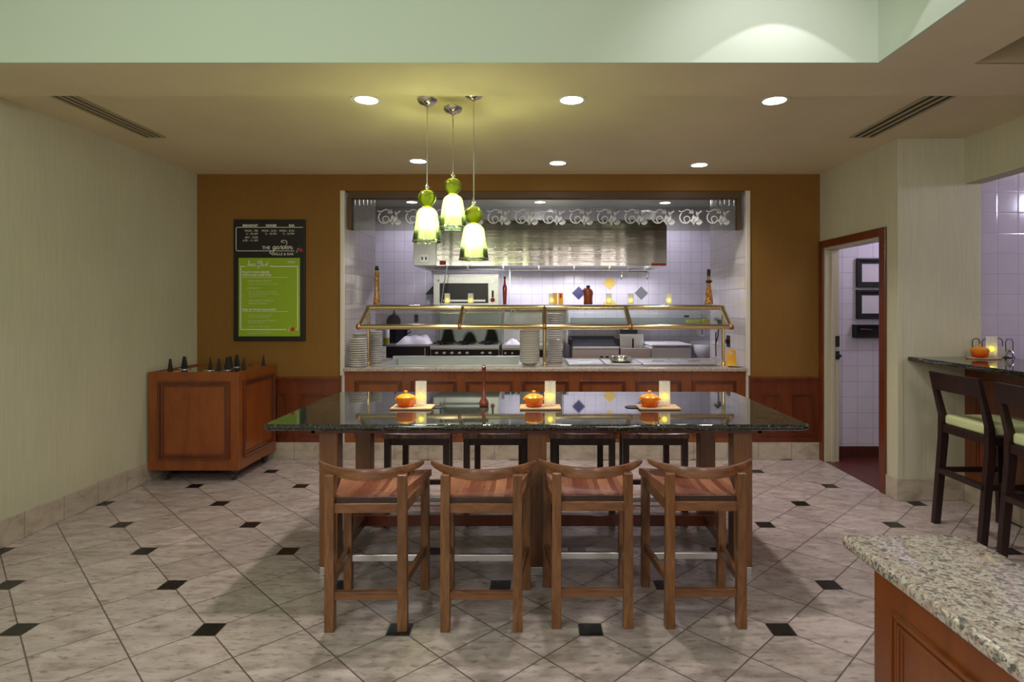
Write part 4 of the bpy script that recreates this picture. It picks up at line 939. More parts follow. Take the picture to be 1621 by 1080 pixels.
# handwritten word with long swashes
def script(px0, py0, h, word, mat, y, w):
    """cursive strokes; h = x-height in pixels"""
    G = {
     'g': [[(.9,.9),(.4,1),(.05,.55),(.25,.05),(.6,.1),(.95,.8),(.8,-.3),(.4,-1.3),(-.4,-1.5),(-.5,-1.0),(.3,-.5),(1.2,.1)]],
     'a': [[(.9,.85),(.4,1),(.05,.55),(.2,.05),(.55,.15),(.9,.85),(.85,.2),(1.1,.0),(1.4,.4)]],
     'r': [[(.0,.1),(.3,1.0),(.45,1.1),(.55,.85),(.9,.9),(.7,.3),(.85,.0),(1.15,.35)]],
     'd': [[(.9,.85),(.4,1),(.05,.55),(.2,.05),(.55,.15),(.95,1.0),(1.1,2.2),(.6,2.9),(-.7,3.0),(-.9,2.5),(.3,2.3)],[(1.0,1.0),(.95,.2),(1.2,.05)]],
     'e': [[(.0,.4),(.6,.65),(.75,.95),(.45,1.05),(.1,.6),(.2,.1),(.6,.0),(1.1,.4)]],
     'n': [[(.0,.0),(.2,1.0),(.2,.4),(.6,1.0),(.85,.8),(.8,.1),(1.1,.05),(1.5,.5)]],
     'b': [[(.0,.1),(.4,1.2),(.6,2.2),(.4,2.3),(.25,1.2),(.2,.1),(.6,.0),(.85,.5),(.6,.9),(.3,.7)]],
     'k': [[(.0,.1),(.4,1.2),(.6,2.2),(.4,2.3),(.25,1.0),(.2,.0)],[(.25,.5),(.8,1.0),(.4,.5),(.8,.0),(1.1,.3)]],
     'f': [[(.2,.3),(.7,1.6),(.7,2.4),(.45,2.2),(.3,.6),(.1,-.9),(-.1,-.8),(.3,.2),(1.0,.4)]],
     's': [[(.0,.1),(.5,1.0),(.7,.5),(.5,.0),(.1,.1),(.9,.3)]],
     't': [[(.1,.6),(.5,1.9),(.3,.4),(.5,.0),(.9,.3)],[(.1,1.4),(.9,1.5)]],
     'm': [[(.0,.0),(.2,1.0),(.2,.3),(.5,1.0),(.6,.3),(.9,1.0),(1.0,.1),(1.4,.3)]],
     'u': [[(.0,.9),(.1,.2),(.4,.05),(.8,.9),(.8,.1),(1.1,.3)]]}
    adv = {'g':1.15,'a':1.25,'r':1.0,'d':1.25,'e':.95,'n':1.3,'b':.95,'k':1.0,'f':.95,'s':.85,'t':.8,'m':1.3,'u':1.1}
    m = MB(); x = px0
    for ch in word:
        for st in G[ch]:
            pts = []
            for i in range(len(st)-1):       # catmull-rom
                p0 = st[max(i-1,0)]; p1 = st[i]; p2 = st[i+1]; p3 = st[min(i+2,len(st)-1)]
                for q in range(5):
                    f = q/5
                    pts.append(tuple(.5*((2*p1[k])+(-p0[k]+p2[k])*f+(2*p0[k]-5*p1[k]+4*p2[k]-p3[k])*f*f+(-p0[k]+3*p1[k]-3*p2[k]+p3[k])*f**3) for k in (0,1)))
            pts.append(st[-1])
            P = [(PX(x+(a+.25*c)*h,BD), PZ(py0-c*h,BD)) for a, c in pts]
            m.ribbon(P, w*K, y, y+.0012)
        x += adv[ch]*h
    return obj('script_lettering', m, M[mat], t, W=True)
script(431, 394.5, 4.6, 'garden', 'ink', hdr, .85)
m = MB(); m.box(PX(474,BD), PX(478.5,BD), hdr, BD+.001, PZ(398.5,BD), PZ(394,BD)); obj('red_emblem', m, M['redink'], t, W=True, label='small red square emblem')
m = MB(); m.ribbon([(PX(a,BD),PZ(c,BD)) for a, c in ((468.5,400),(471.5,398),(470,396.5),(473.5,392.5))], .6*K, hdr, hdr+.001); obj('emblem_stem', m, M['ink'], t, W=True)
gy = BD-.0052
script(391, 421.5, 3.7, 'breakfast', 'ink', gy, .75)
script(455, 416.5, 2.6, 'menu', 'ink', gy, .5)
for s, px, py, h, mt, bo in (
    ('PLACE YOUR ORDER',384,432.6,3.3,'ink',.0007),('WITH OUR CHEF FOR:',384,437.2,3.3,'ink',.0007),
    ('\u2022 FARM FRESH EGGS*',391,446.5,3.0,'inkdim',0),('Eggs any style, Prepared to your liking',394,450.3,2.1,'inkdim',0),
    ('\u2022 OMELETS*',391,457.8,3.0,'inkdim',0),('Choose: Ham, Bacon, Bell, Onions,',394,463,2.3,'inkdim',0),('Mushrooms, Bell Peppers, Tomatoes,',394,466.3,2.3,'inkdim',0),('Salsa, Mixed Cheese',394,469.6,2.3,'inkdim',0),
    ('\u2022 PANCAKES, WAFFLES,',391,477.5,3.0,'inkdim',0),('FRENCH TOAST',394,482.0,3.0,'inkdim',0),
    ('PICK UP FROM OUR BUFFET:',384,491.8,3.1,'ink',.0006),
    ('\u2022 Fresh Fruit, Cereals, Yogurt,',391.5,500,2.4,'inkdim',0),('Pastries & Baked Goods',394,503.2,2.4,'inkdim',0),
    ('\u2022 Scrambled Eggs, Bacon, Sausage &',391.5,508.7,2.4,'inkdim',0),('Breakfast Potatoes',394,512,2.4,'inkdim',0),
    ('\u2022 Coffee, Tea, Milk & Juices',391.5,518.2,2.4,'inkdim',0),
    ('* Consuming raw or undercooked meats or eggs',390,526.3,1.5,'inkdim',0),('may increase your risk of foodborne illness',392,529.0,1.5,'inkdim',0)):
    tx(s, px, py, h, mt, 'LEFT', y=gy, bold=bo)
m = MB(); m.box(PX(460.5,BD), PX(466.5,BD), gy, BD, PZ(524.5,BD), PZ(518.5,BD)); obj('red_emblem', m, M['redink'], t, W=True, label='small dark red square emblem')
m = MB(); m.ribbon([(PX(a,BD),PZ(c,BD)) for a, c in ((455,525),(459,523),(457,520.5),(460,517.5))], .6*K, gy, gy+.001); obj('emblem_stem', m, M['ink'], t, W=True)

# ------------------------------------------------------------------ condiment cabinet at left
cx0, cx1, cy0, cy1, cz0, cz1 = XL+.02, -2.556, 5.15, 5.89, .10, .955
t = thing('rolling_condiment_cabinet', 'cherry wood cabinet on casters in left corner below menu board', 'cabinet', ((cx0+cx1)/2, (cy0+cy1)/2, 0))
m = MB(); m.box(cx0, cx1, cy0, cy0+.03, cz0, cz1, .004); m.box(cx0, cx1, cy1-.03, cy1, cz0, cz1, .004); m.box(cx0, cx0+.03, cy0+.03, cy1-.03, cz0, cz1); m.box(cx1-.03, cx1, cy0+.03, cy1-.03, cz0, cz1, .002); m.box(cx0+.03, cx1-.03, cy0+.03, cy1-.03, cz0, cz0+.03)
obj('body', m, M['cherry'], t, W=True)
m = MB(); m.box(cx0+.03, cx1-.03, cy0+.03, cy1-.03, cz1-.03, cz1-.012); obj('steel_top', m, M['chrome'], t, W=True, label='inset stainless steel top')
m = MB(); m.frame(PX(251,cy0), PX(364,cy0), cz0+.10, cz1-.08, .034, cy0-.022, cy0+.001, .005); obj('panel_moulding', m, M['glaze'], t, W=True)
m = MB(); m.M = Matrix.Translation((cx1, 0, 0)) @ Matrix.Rotation(PI/2, 4, 'Z'); m.frame(cy0+.07, cy1-.07, cz0+.10, cz1-.08, .034, -.022, .001, .005); m.M = Matrix.Identity(4); obj('panel_moulding', m, M['glaze'], t, W=True)
for x, y in ((cx0+.12,cy0+.08),(cx1-.08,cy0+.08),(cx0+.12,cy1-.08),(cx1-.08,cy1-.08)):
    m = MB(); m.cyl((x-.012,y,.034), (x+.012,y,.034), .034, seg=20); m.box(x-.018, x+.018, y-.012, y+.03, .05, cz0+.002, .003); obj('caster', m, M['sooty'], t, W=True, smooth=True)
# crock lids with black wedge knobs
TS = cz1-.012
lid_pos = [(269.5,5.24,.038,'front left corner of cabinet top'),(292,5.50,.055,'back left of cabinet top beside the cream wall'),(333,5.42,.030,'thin one standing in middle of cabinet top'),(346.5,5.28,.036,'front one left of the wide pair on cabinet'),(360,5.42,.055,'wide one in the middle right of cabinet top'),(364.5,5.52,.046,'one just behind the wide wedge on cabinet'),(375,5.70,.050,'rear one against the brown wall on cabinet'),(385.5,5.36,.034,'slim one right of the wide pair on cabinet'),(417,5.72,.030,'slim far one at back right corner of cabinet')]
for i, (px, d, w, wh) in enumerate(lid_pos):
    tt = thing('crock_lid', 'black wedge knob lid, '+wh, 'lid', (PX(px,d), d, TS+.001), 0, 'wedge knob lids on the cabinet')
    if abs(px-364.5) > 1:
        m = MB(); rr_ = .058 if px not in (360,346.5,375,385.5,417) else .036; m.lathe([(rr_,0),(rr_,.004),(rr_*.8,.008),(.001,.010)], seg=28); obj('lid_disc', m, M['chrome'], tt, smooth=True)
    hh = .118; w2 = w/2; tp = w2*.42 if w > .035 else w2*.12
    m = MB(); m.frust([(-w2,-.014,.006),(w2,-.014,.006),(w2,.014,.006),(-w2,.014,.006)], [(-tp,-.006,hh),(tp,-.006,hh),(tp,.006,hh),(-tp,.006,hh)], .002); obj('knob', m, M['black'], tt)

# ------------------------------------------------------------------ big granite table
TX0, TX1, TY0, TY1, TZ = -1.47, 1.50, 3.20, 4.455, .885
t = thing('communal_table', 'long communal table with polished black granite top on six square wood legs', 'table', (0, 3.8, 0))
m = MB()
rc = .05; poly = []
for (cx, cy, a0) in ((TX1-rc,TY0+rc,-90),(TX1-rc,TY1-rc,0),(TX0+rc,TY1-rc,90),(TX0+rc,TY0+rc,180)):
    for k in range(7): a = math.radians(a0+15*k); poly.append((cx+rc*math.cos(a), cy+rc*math.sin(a)))
n = len(poly); prof = [(.012,-.034),(.004,-.030),(0,-.022),(0,-.012),(.004,-.004),(.012,0)]
ccx, ccy = (TX0+TX1)/2, (TY0+TY1)/2
vs = []; fs = []
for ins, dz in prof:
    for (x, y) in poly:
        sx_ = 1-ins/((TX1-TX0)/2); sy_ = 1-ins/((TY1-TY0)/2)
        vs.append((ccx+(x-ccx)*sx_, ccy+(y-ccy)*sy_, TZ+dz))
for i in range(len(prof)-1):
    for k in range(n): fs.append((i*n+k, i*n+(k+1)%n, (i+1)*n+(k+1)%n, (i+1)*n+k))
fs.append(tuple(range(n))); fs.append(tuple(range((len(prof)-1)*n, len(prof)*n)))
m._add(vs, fs); obj('tabletop', m, M['blackgranite'], t, W=True, smooth=True, label='polished speckled black granite top')
m = MB(); m.box(TX0+.22, TX1-.22, TY0+.14, TY0+.16, TZ-.075, TZ-.034); m.box(TX0+.22, TX1-.22, TY1-.36, TY1-.34, TZ-.075, TZ-.034); m.box(TX0+.22, TX0+.24, TY0+.14, TY1-.34, TZ-.075, TZ-.034); m.box(TX1-.24, TX1-.22, TY0+.14, TY1-.34, TZ-.075, TZ-.034); obj('apron', m, M['cherrydk'], t, W=True)
legx = [(-1.213,-1.108),(-.036,.072),(1.128,1.235)]
for (x0, x1) in legx:
    for y0 in (3.357, 4.04):
        m = MB(); m.box(x0, x1, y0, y0+.095, .048, TZ-.034, .004); lg = obj('leg', m, M['tableleg'], t, W=True)
        m = MB(); m.box(x0+.003, x1-.003, y0+.003, y0+.092, 0, .048, .002); obj('foot_block', m, M['alum'], lg, W=True, label='pale metal foot')
m = MB(); m.box(-1.22, 1.24, 3.98, 4.04, .050, .125, .004); m.box(-1.20,-1.12, 3.45, 3.98, .060, .12, .003); m.box(1.14, 1.22, 3.45, 3.98, .060, .12, .003); m.box(-.02,.06,3.45,3.98,.06,.12,.003); obj('stretcher', m, M['cherrydk'], t, W=True)

# black cable grommets flush with the top
for px, lb in ((695,'flat black round disc on granite left of pepper mill'), (1001,'flat black round disc on granite left of the right board')):
    d = (EYE-TZ)*F/(645-486); m = MB(); m.lathe([(.048,0),(.048,.003),(.044,.005),(.03,.004),(.001,.004)], PX(px,d), d, TZ+.0005, 32); tag(obj('table_disc', m, M['black'], smooth=True), lb, 'coaster', 'black discs on table')
# pepper mill
d = 3.80; t = thing('pepper_mill', 'tall slim dark red wooden pepper mill on granite table', 'pepper mill', (PX(766,d), d, TZ+.001))
m = MB(); m.lathe([(.026,0),(.030,.004),(.031,.02),(.024,.038),(.0125,.055),(.0115,.15),(.013,.19)], seg=24); obj('body', m, M['redmill'], t, smooth=True)
m = MB(); m.lathe([(.013,.191),(.0135,.20),(.0125,.245),(.0135,.25),(.008,.256)], seg=24); obj('head', m, M['redmill'], t, smooth=True)
m = MB(); m.lathe([(.006,.255),(.009,.26),(.008,.266),(.001,.268)], seg=16); obj('finial', m, M['chrome'], t, smooth=True)

# boards, casseroles, candles
def board(px, py, z, label, ref=None, L=.255, Wd=.15):
    d = (EYE-z-.01)*F/(py-486); loc = (PX(px,d), d, z+.001)
    if ref: return dup(ref, loc, 0, label)
    m = MB(); m.box(-L/2, L/2, -Wd/2, Wd/2, 0, .013, .005, 3); o = obj('serving_board', m, M['board']); o.location = loc
    return tag(o, label, 'serving board', 'pale boards on tables')
def casserole(loc, label, ref=None):
    if ref: return dup(ref, loc, 0, label)
    t = thing('mini_casserole', label, 'casserole', loc, 0, 'orange casseroles')
    m = MB(); m.lathe([(.042,0),(.049,.004),(.054,.018),(.0575,.045),(.0585,.053),(.055,.053),(.049,.02),(.044,.008),(.001,.006)], seg=36)
    b_ = obj('pot', m, M['orange'], t, smooth=True)
    m = MB(); m.lathe([(.0595,.0535),(.060,.058),(.055,.064),(.038,.074),(.018,.079),(.001,.080)], seg=36); ld = obj('lid', m, M['orange'], t, smooth=True)
    m = MB(); m.lathe([(.006,.077),(.006,.086),(.011,.090),(.012,.095),(.008,.098),(.001,.099)], seg=20); obj('knob', m, M['orange'], ld, smooth=True)
    for s in (-1, 1):
        m = MB(); m.tube([(s*.055,-.016,.044),(s*.062,-.012,.045),(s*.064,0,.045),(s*.062,.012,.045),(s*.055,.016,.044)], .005, 8); obj('handle', m, M['orange'], t, smooth=True)
    return t
def tallcandle(loc, label, ref=None):
    if ref: return dup(ref, loc, 0, label)
    t = thing('tall_candle_holder', label, 'candle holder', loc, 0, 'tall frosted candles on the tables'); candle_parts(t, .0345, .152); return t
B = []; C0 = None; T0 = None; bref = None
names = ['left', 'middle', 'right']
for i, (bx, cx, tx_, lb) in enumerate(((653.5,642.5,666.5,'left'), (855.5,845,871,'middle'), (1041.5,1028.5,1052,'right'))):
    bd = board(bx, 644.0, TZ, '%s of the three pale wooden boards on the granite table' % lb, bref); bref = bref or bd
    d = bd.location.y; zz = TZ+.0145
    c = casserole((PX(cx,d-.01), d-.01, zz), 'small orange lidded casserole on the %s wooden board' % lb, C0); C0 = C0 or c
    k = tallcandle((PX(tx_,d+.02), d+.02, zz), 'tall frosted candle glass on the %s wooden board' % lb, T0); T0 = T0 or k

# ------------------------------------------------------------------ communal stools
def make_stool(label, group, legm, legh):
    t = thing('bar_stool', label, 'stool', (0,0,0), 0, group)
    # local: y=0 at rear legs' back face (sitter looks +y); front legs at y=.46
    for s in (-1, 1):
        m = MB(); x1, x0 = .193, .147
        m.frust([(s*x0,0,0),(s*x1,0,0),(s*x1,.043,0),(s*x0,.043,0)] if s > 0 else [(s*x1,0,0),(s*x0,0,0),(s*x0,.043,0),(s*x1,.043,0)],
                [(s*(x0-.0),-.004,.735),(s*(x1-.003),-.004,.735),(s*(x1-.003),.034,.735),(s*x0,.034,.735)] if s > 0 else [(s*(x1-.003),-.004,.735),(s*x0,-.004,.735),(s*x0,.034,.735),(s*(x1-.003),.034,.735)], .003)
        obj('rear_leg', m, legm, t)
        m = MB(); m.box(s*.228 if s < 0 else .184, -.184 if s < 0 else .228, .415, .457, 0, .605, .003); obj('front_leg', m, legm, t)
        # side rails / stretchers, angled from rear to front leg
        def bar(z0, z1, w=.022):
            a0, a1 = s*.170, s*.206
            m.frust([(a0-w/2,.04,z0),(a0+w/2,.04,z0),(a1+w/2,.42,z0),(a1-w/2,.42,z0)], [(a0-w/2,.04,z1),(a0+w/2,.04,z1),(a1+w/2,.42,z1),(a1-w/2,.42,z1)], .002)
        m = MB(); bar(.545, .60); obj('side_rail', m, legm, t)
        m = MB(); bar(.195, .235); obj('side_stretcher', m, legm, t)
    m = MB(); m.box(-.15, .15, .008, .032, .555, .600, .002); obj('rear_rail', m, legh, t)
    m = MB(); m.box(-.147, .147, .020, .030, .600, .626, .001); obj('seat_shadow_strip', m, M['shadewood'], t, label='dark strip as shadow gap at seat rear')  # dark strip added to stand for the shadow gap between seat and rail
    m = MB(); m.box(-.15, .15, .008, .032, .148, .186, .002); obj('rear_stretcher', m, legh, t)
    m = MB(); m.box(-.185, .185, .428, .450, .55, .605, .002); obj('front_rail', m, legh, t)
    m = MB(); m.box(-.185, .185, .425, .447, .150, .186, .003); obj('footrest', m, M['alum'], t, label='satin metal footrest bar')
    # saddle seat
    nx, ny = 18, 12; vs = []; fs = []
    def hw(v): return .1475+(.236-.1475)*min(1, max(0, (v-.02)/.98))
    for side in (1, 0):
        for j in range(ny+1):
            for i in range(nx+1):
                u, v = i/nx*2-1, j/ny
                x = u*hw(v); y = .028+v*.44
                dip = .024*(1-u*u)*math.sin(PI*v**.8)
                z = (.640-.008*(1-v)-dip+.004*abs(u)**3) if side else (.601-(.004 if True else 0)+.004)
                if side and v > .9: z -= .010*((v-.9)/.1)**2
                vs.append((x, y, z))
    N = (nx+1)*(ny+1)
    for j in range(ny):
        for i in range(nx):
            a = j*(nx+1)+i; fs.append((a, a+1, a+nx+2, a+nx+1)); fs.append((N+a, N+a+nx+1, N+a+nx+2, N+a+1))
    ring = [i for i in range(nx+1)]+[j*(nx+1)+nx for j in range(1, ny+1)]+[ny*(nx+1)+i for i in range(nx-1, -1, -1)]+[j*(nx+1) for j in range(ny-1, 0, -1)]
    for k in range(len(ring)):
        a, c = ring[k], ring[(k+1) % len(ring)]; fs.append((a, N+a, N+c, c))
    m = MB(); m._add(vs, fs); obj('seat', m, M['seat'], t, smooth=True, label='curved striped reddish wood seat')
    # curved back yoke
    n = 28; vs = []; fs = []
    for i in range(n+1):
        u = -1+2*i/n; x = u*.254; yb = -.028+.135*(abs(u)**2.0)
        th = .034*(1-.45*abs(u)**3); ht = .762+.012*abs(u)**3; hb = .716+.036*abs(u)**2.4+(.006 if abs(u) > .97 else 0)
        for (dy, z) in ((0,hb),(th*.9,hb+.003),(th,ht),(.006,ht),(-.002,(ht+hb)/2)): vs.append((x, yb+dy, z))
    for i in range(n):
        for k in range(5): fs.append((i*5+k, i*5+(k+1)%5, (i+1)*5+(k+1)%5, (i+1)*5+k))
    fs.append(tuple(range(5))); fs.append(tuple(range(n*5, n*5+5)))
    m = MB(); m._add(vs, fs); obj('backrest', m, legh, t, smooth=True)
    return t
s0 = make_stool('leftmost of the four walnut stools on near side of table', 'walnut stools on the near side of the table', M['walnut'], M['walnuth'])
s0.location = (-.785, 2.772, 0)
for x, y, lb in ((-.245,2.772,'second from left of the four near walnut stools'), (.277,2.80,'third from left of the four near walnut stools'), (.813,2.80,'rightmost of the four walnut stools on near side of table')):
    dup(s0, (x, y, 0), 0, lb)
s0.rotation_euler.z = math.radians(1.0)
r0 = make_stool('far side shaded stool behind the left end of the table', 'dark stools on the far side of the table', M['shadewood'], M['shadewood'])  # far stool frames carry the shade below the table in their wood colour
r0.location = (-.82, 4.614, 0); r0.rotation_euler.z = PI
for x, lb in ((-.265,'far side shaded stool left of the middle table legs'), (.343,'far side shaded stool right of the middle table legs'), (.853,'far side shaded stool behind the right end of the table')):
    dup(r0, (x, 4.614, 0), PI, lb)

# ------------------------------------------------------------------ bar at right
t = thing('bar_cabinet', 'cherry wood bar front with stone tile plinth at right wall', 'bar counter', (XB+.05, 2.6, 0))
m = MB(); m.box(XB, XB+.12, .6, COLD-.001, .0, 1.095); obj('body', m, M['cherrydk'], t, W=True)
m = MB(); m.box(XB-.014, XB, .6, COLD-.016, 0, .17, .004); obj('tile_plinth', m, M['basetile'], t, W=True, label='beige stone tile plinth')
m = MB(); m.prism([(XB,1.04),(XB-.05,1.05),(XB-.30,1.085),(XB-.40,1.095),(XB,1.095)], .6, COLD-.002, 'y'); obj('crown_moulding', m, M['cherrydk'], t, W=True)
for k in range(5):
    y1 = COLD-.12-k*.78; m = MB(); m.M = Matrix.Translation((XB, 0, 0)) @ Matrix.Rotation(-PI/2, 4, 'Z'); m.frame(-y1, -(y1-.66), .26, .97, .025, -.014, .001, .004); m.M = Matrix.Identity(4); obj('panel_moulding', m, M['cherrydk'], t, W=True)
BZ = 1.13
m = MB(); m.box(2.935, XB+.30, .6, COLD-.002, 1.096, BZ, .010, 3); tag(obj('bar_countertop', m, M['blackgranite']), 'dark polished granite bar top at right', 'countertop')
m = MB(); m.M = Matrix.Translation((PX(1556,4.48), 4.47, BZ+.001)); m.lathe([(.15,0),(.155,.006),(.15,.014),(.001,.014)], seg=36, sx=.80, sy=.55); m.M = Matrix.Identity(4); tag(obj('serving_board', m, M['board'], smooth=True), 'oval wooden board on the dark bar top', 'serving board')
dup(C0, (PX(1548,4.45), 4.43, BZ+.016), 0, 'small orange lidded casserole on the bar top', 'orange casseroles')
dup(T0, (PX(1573,4.45), 4.47, BZ+.016), 0, 'tall frosted candle glass on the bar top', 'tall frosted candles on the tables')
t = thing('wire_caddy', 'black wire hoop caddy holding cards behind the bar candle', 'caddy', (PX(1572,4.6), 4.6, BZ+.001))
m = MB()
for x in (-.095, .085):
    for y in (-.05, .05):
        m.tube([(x-.025, y, 0), (x-.027, y, .10)]+[(x+.028*math.cos(a), y, .115+.028*math.sin(a)) for a in [PI-k*PI/8 for k in range(9)]]+[(x+.027, y, .0)], .003, 6)
m.tube([(-.12,-.05,.003),(.112,-.05,.003),(.112,.05,.003),(-.12,.05,.003)], .003, 6, close=True); obj('hoops', m, M['matteblack'], t)
for k in range(3):
    m = MB(); m.box(-.085, .105, -.03+.022*k, -.022+.022*k, .006, .085-.006*k, .001); obj('card', m, M['lightgrey'] if k else M['china'], t)
m = MB(); m.lathe([(.033,0),(.033,.002),(.006,.006),(.0035,.015),(.0035,.075),(.012,.085),(.030,.106),(.036,.132),(.030,.150),(.029,.150),(.0345,.135),(.028,.108),(.010,.088),(.001,.086)], PX(1602,4.48), 4.50, BZ+.001, 28); m.bm.transform(Matrix.Translation((PX(1602,4.55)*0, 0, 2*(BZ+.001)+.150)) @ Matrix.Scale(-1, 4, (0,0,1)) @ Matrix.Translation((0,0,0))); m.bm.transform(Matrix.Translation((0,0,.0)))
tag(obj('wine_glass', m, clear_glass('stemware_glass', (.93,.93,.96), .9), smooth=True), 'clear stemmed wine glass behind the bar board', 'wine glass')

# bar stools with pale green cushions
def barstool(label, loc, rz):
    t = thing('cushioned_bar_stool', label, 'stool', loc, rz, 'espresso bar stools at the bar')
    # local: +x toward the bar; back plane at x=0; y across
    hw = .215
    for s in (-1, 1):
        m = MB(); y0, y1 = (s*hw-.020, s*hw+.020)
        m.frust([(-.055,y0,0),(-.012,y0,0),(-.012,y1,0),(-.055,y1,0)], [(-.008,y0,.60),(.045,y0,.60),(.045,y1,.60),(-.008,y1,.60)], .002)
        m.frust([(-.008,y0,.60),(.045,y0,.60),(.045,y1,.60),(-.008,y1,.60)], [(-.006,y0,.76),(.035,y0,.76),(.035,y1,.76),(-.006,y1,.76)], .001)
        m.frust([(-.006,y0,.76),(.035,y0,.76),(.035,y1,.76),(-.006,y1,.76)], [(-.072,y0+.004,1.06),(-.046,y0+.004,1.06),(-.046,y1-.004,1.06),(-.072,y1-.004,1.06)], .001)
        obj('rear_leg', m, M['dkwood'], t)
        m = MB(); m.frust([(.40,y0+.004,0),(.435,y0+.004,0),(.435,y1-.004,0),(.40,y1-.004,0)], [(.385,y0,.68),(.428,y0,.68),(.428,y1,.68),(.385,y1,.68)], .002); obj('front_leg', m, M['dkwood'], t)
        m = MB(); m.box(.0, .40, s*hw-.012, s*hw+.012, .36, .395, .002); obj('side_stretcher', m, M['dkwood'], t)
        m = MB(); m.box(.02, .40, s*hw-.014, s*hw+.014, .645, .70, .002); obj('side_rail', m, M['dkwood'], t)
    m = MB(); m.box(-.035, .0, -hw, hw, .36, .395, .002); obj('rear_stretcher', m, M['dkwood'], t)
    m = MB(); m.box(.40, .425, -hw, hw, .25, .285, .002); obj('footrest', m, M['dkwood'], t)
    m = MB(); m.box(.0, .03, -hw, hw, .645, .70, .002); obj('rear_rail', m, M['dkwood'], t)
    m = MB(); m.box(.39, .42, -hw, hw, .645, .70, .002); obj('front_rail', m, M['dkwood'], t)
    m = MB(); m.box(.012, .44, -.195, .195, .70, .77, .018, 4); obj('cushion', m, M['greenseat'], t, smooth=True, label='pale green upholstered cushion')
    # curved top rail
    n = 14; vs = []; fs = []
    for i in range(n+1):
        v = -1+2*i/n; y = v*(hw+.016); bow = -.018*(1-v*v)
        for (dx, z) in ((-.045,.945),(-.020,.945),(-.046,1.068),(-.072,1.068)): vs.append((dx+bow, y, z))
    for i in range(n):
        for k in range(4): fs.append((i*4+k, i*4+(k+1)%4, (i+1)*4+(k+1)%4, (i+1)*4+k))
    fs.append((0,1,2,3)); fs.append((n*4,n*4+1,n*4+2,n*4+3))
    m = MB(); m._add(vs, fs); obj('backrest', m, M['dkwood'], t, smooth=True)
    return t
q0 = barstool('dark bar stool with pale green seat, nearer the column', (2.86, 3.965, 0), 0)
dup(q0, (2.84, 3.36, 0), math.radians(-2), 'dark bar stool with pale green seat, cut by the photo edge')

# ------------------------------------------------------------------ foreground half wall
t = thing('pony_wall_cabinet', 'cherry wood panelled half wall under foreground granite at lower right', 'half wall', (.98, .6, 0))
m = MB(); m.box(.872, 1.09, -1.4, 1.525, 0, .885, .004); obj('body', m, M['cherry'], t, W=True)
m = MB(); m.M = Matrix.Translation((.872, 0, 0)) @ Matrix.Rotation(-PI/2, 4, 'Z')
for y1, y0 in ((1.44,.75),(.66,-.05)):
    m.frame(-y1, -y0, .12, .785, .014, -.012, .001, .004); m.frame(-y1+.022, -y0-.022, .142, .763, .012, -.007, .001, .003)
m.M = Matrix.Identity(4); obj('panel_moulding', m, M['cherry'], t, W=True)
m = MB(); m.box(.812, 1.142, -1.45, 1.573, .886, .92, .012, 4); tag(obj('granite_cap', m, M['palegranite'], smooth=True), 'pale speckled granite cap on the foreground half wall', 'countertop')

# ------------------------------------------------------------------ light
def lamp(kind, name, loc, power, color=(1,1,1), rot=(0,0,0), **kw):
    l = bpy.data.lights.new(name, kind); l.energy = power; l.color = color
    for k, v in kw.items(): setattr(l, k, v)
    o = bpy.data.objects.new(name, l); o.location = loc; o.rotation_euler = rot; COL.objects.link(o); return o
WARM = (1.0,.93,.82); COOL = (.90,.87,1.0)
for px, py in ((580,158),(905,158),(1226,159),(662,255),(883,258),(1107,261)):
    d = (CEIL-EYE)*F/(486-py)
    lamp('SPOT', 'downlight_spot', (PX(px,d), d, CEIL-.02), 55 if py < 200 else 36, (1.0,.90,.82), spot_size=math.radians(125), spot_blend=.9, shadow_soft_size=.06)
for px, py in ((652,320),(855,320),(1053,321)):
    d = (KZ-EYE)*F/(486-py)
    lamp('SPOT', 'kitchen_spot', (PX(px,d), d-.2, KZ-.02), 20, COOL, spot_size=math.radians(172), spot_blend=.6, shadow_soft_size=.07)
lamp('AREA', 'hood_light', (.35, 8.2, 2.42), 32, (.93,.92,1.0), (0,0,0), shape='RECTANGLE', size=2.6, size_y=.22)
for l in ps:
    lamp('POINT', 'pendant_bulb', (l[0], l[1], l[2]+.118), 62, (1.0,.98,.60), shadow_soft_size=.021)
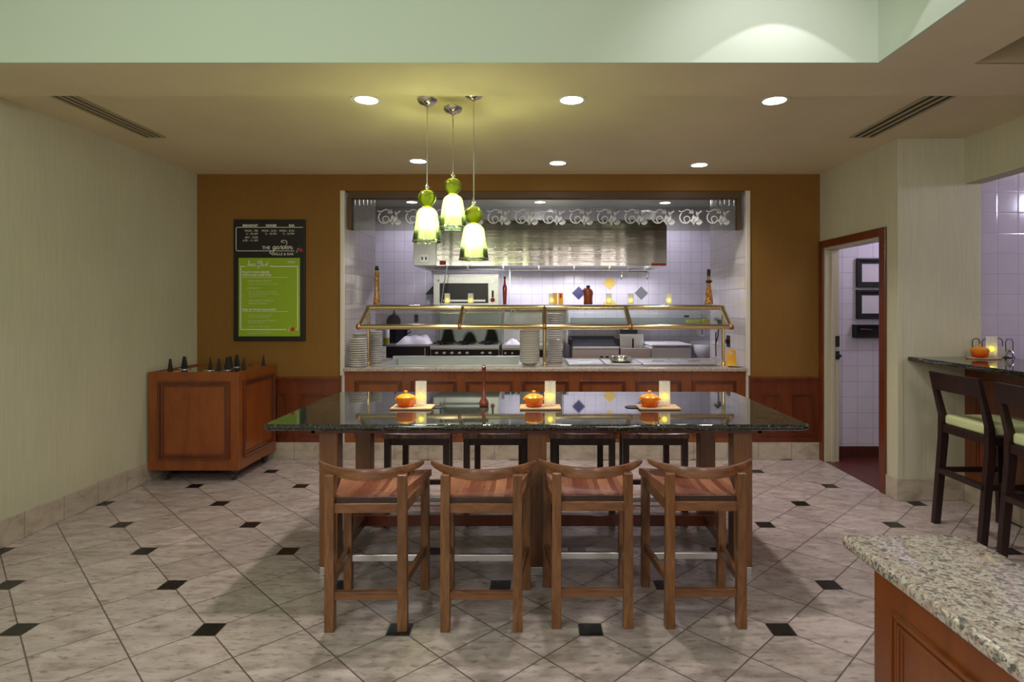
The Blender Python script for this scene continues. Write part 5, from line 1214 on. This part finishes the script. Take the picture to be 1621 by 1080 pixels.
lamp('POINT', 'passage_light', (3.9, 5.3, 2.55), 11, (.80,.76,1.0), shadow_soft_size=.1)
lamp('POINT', 'bar_light', (5.2, 3.4, 2.6), 26, (.80,.74,1.0), shadow_soft_size=.1)
# spots of the high tray, then unseen fill lights added out of frame
lamp('SPOT', 'tray_spot', (1.24, 2.78, 3.22), 4.5, (1.0,.93,1.0), spot_size=math.radians(100), spot_blend=.05, shadow_soft_size=.01)
lamp('SPOT', 'tray_spot', (1.50, 2.35, 3.25), 5, (1.0,.93,1.0), spot_size=math.radians(100), spot_blend=.05, shadow_soft_size=.01)
lamp('SPOT', 'tray_spot', (1.05, 2.2, 3.35), 16, (1.0,.92,.98), (math.radians(48),0,math.radians(-8)), spot_size=math.radians(95), spot_blend=.9, shadow_soft_size=.05)
lamp('POINT', 'tray_fill', (-1.5, 1.0, 2.95), 20, (.78,1.0,.78), shadow_soft_size=.15)  # green fill without a fixture, added to tint the tray
lamp('POINT', 'dining_fill', (-1.6, -.6, 2.3), 44, (1.0,.94,.86), shadow_soft_size=.3)  # pair of unseen fills added behind the camera to brighten the room
lamp('POINT', 'dining_fill', (1.2, -.8, 2.4), 50, (1.0,.92,.88), shadow_soft_size=.3)

w = bpy.data.worlds.new('world'); SC.world = w; w.use_nodes = True
w.node_tree.nodes['Background'].inputs[0].default_value = (.95,.87,.78,1); w.node_tree.nodes['Background'].inputs[1].default_value = .42

# ------------------------------------------------------------------ camera
cam = bpy.data.cameras.new('camera'); co = bpy.data.objects.new('camera', cam); COL.objects.link(co)
co.location = (0, 0, EYE); co.rotation_euler = (PI/2, 0, 0)
cam.sensor_width = 36; cam.sensor_fit = 'HORIZONTAL'; cam.lens = 36*F/1621
cam.shift_x = -(845-810.5)/1621; cam.shift_y = -(540-486)/1621
cam.clip_start = .05; cam.clip_end = 60
SC.camera = co
vs_ = SC.view_settings; vs_.view_transform = 'Standard'; vs_.look = 'None'; vs_.exposure = 0.5; vs_.gamma = 1; vs_.use_curve_mapping = False
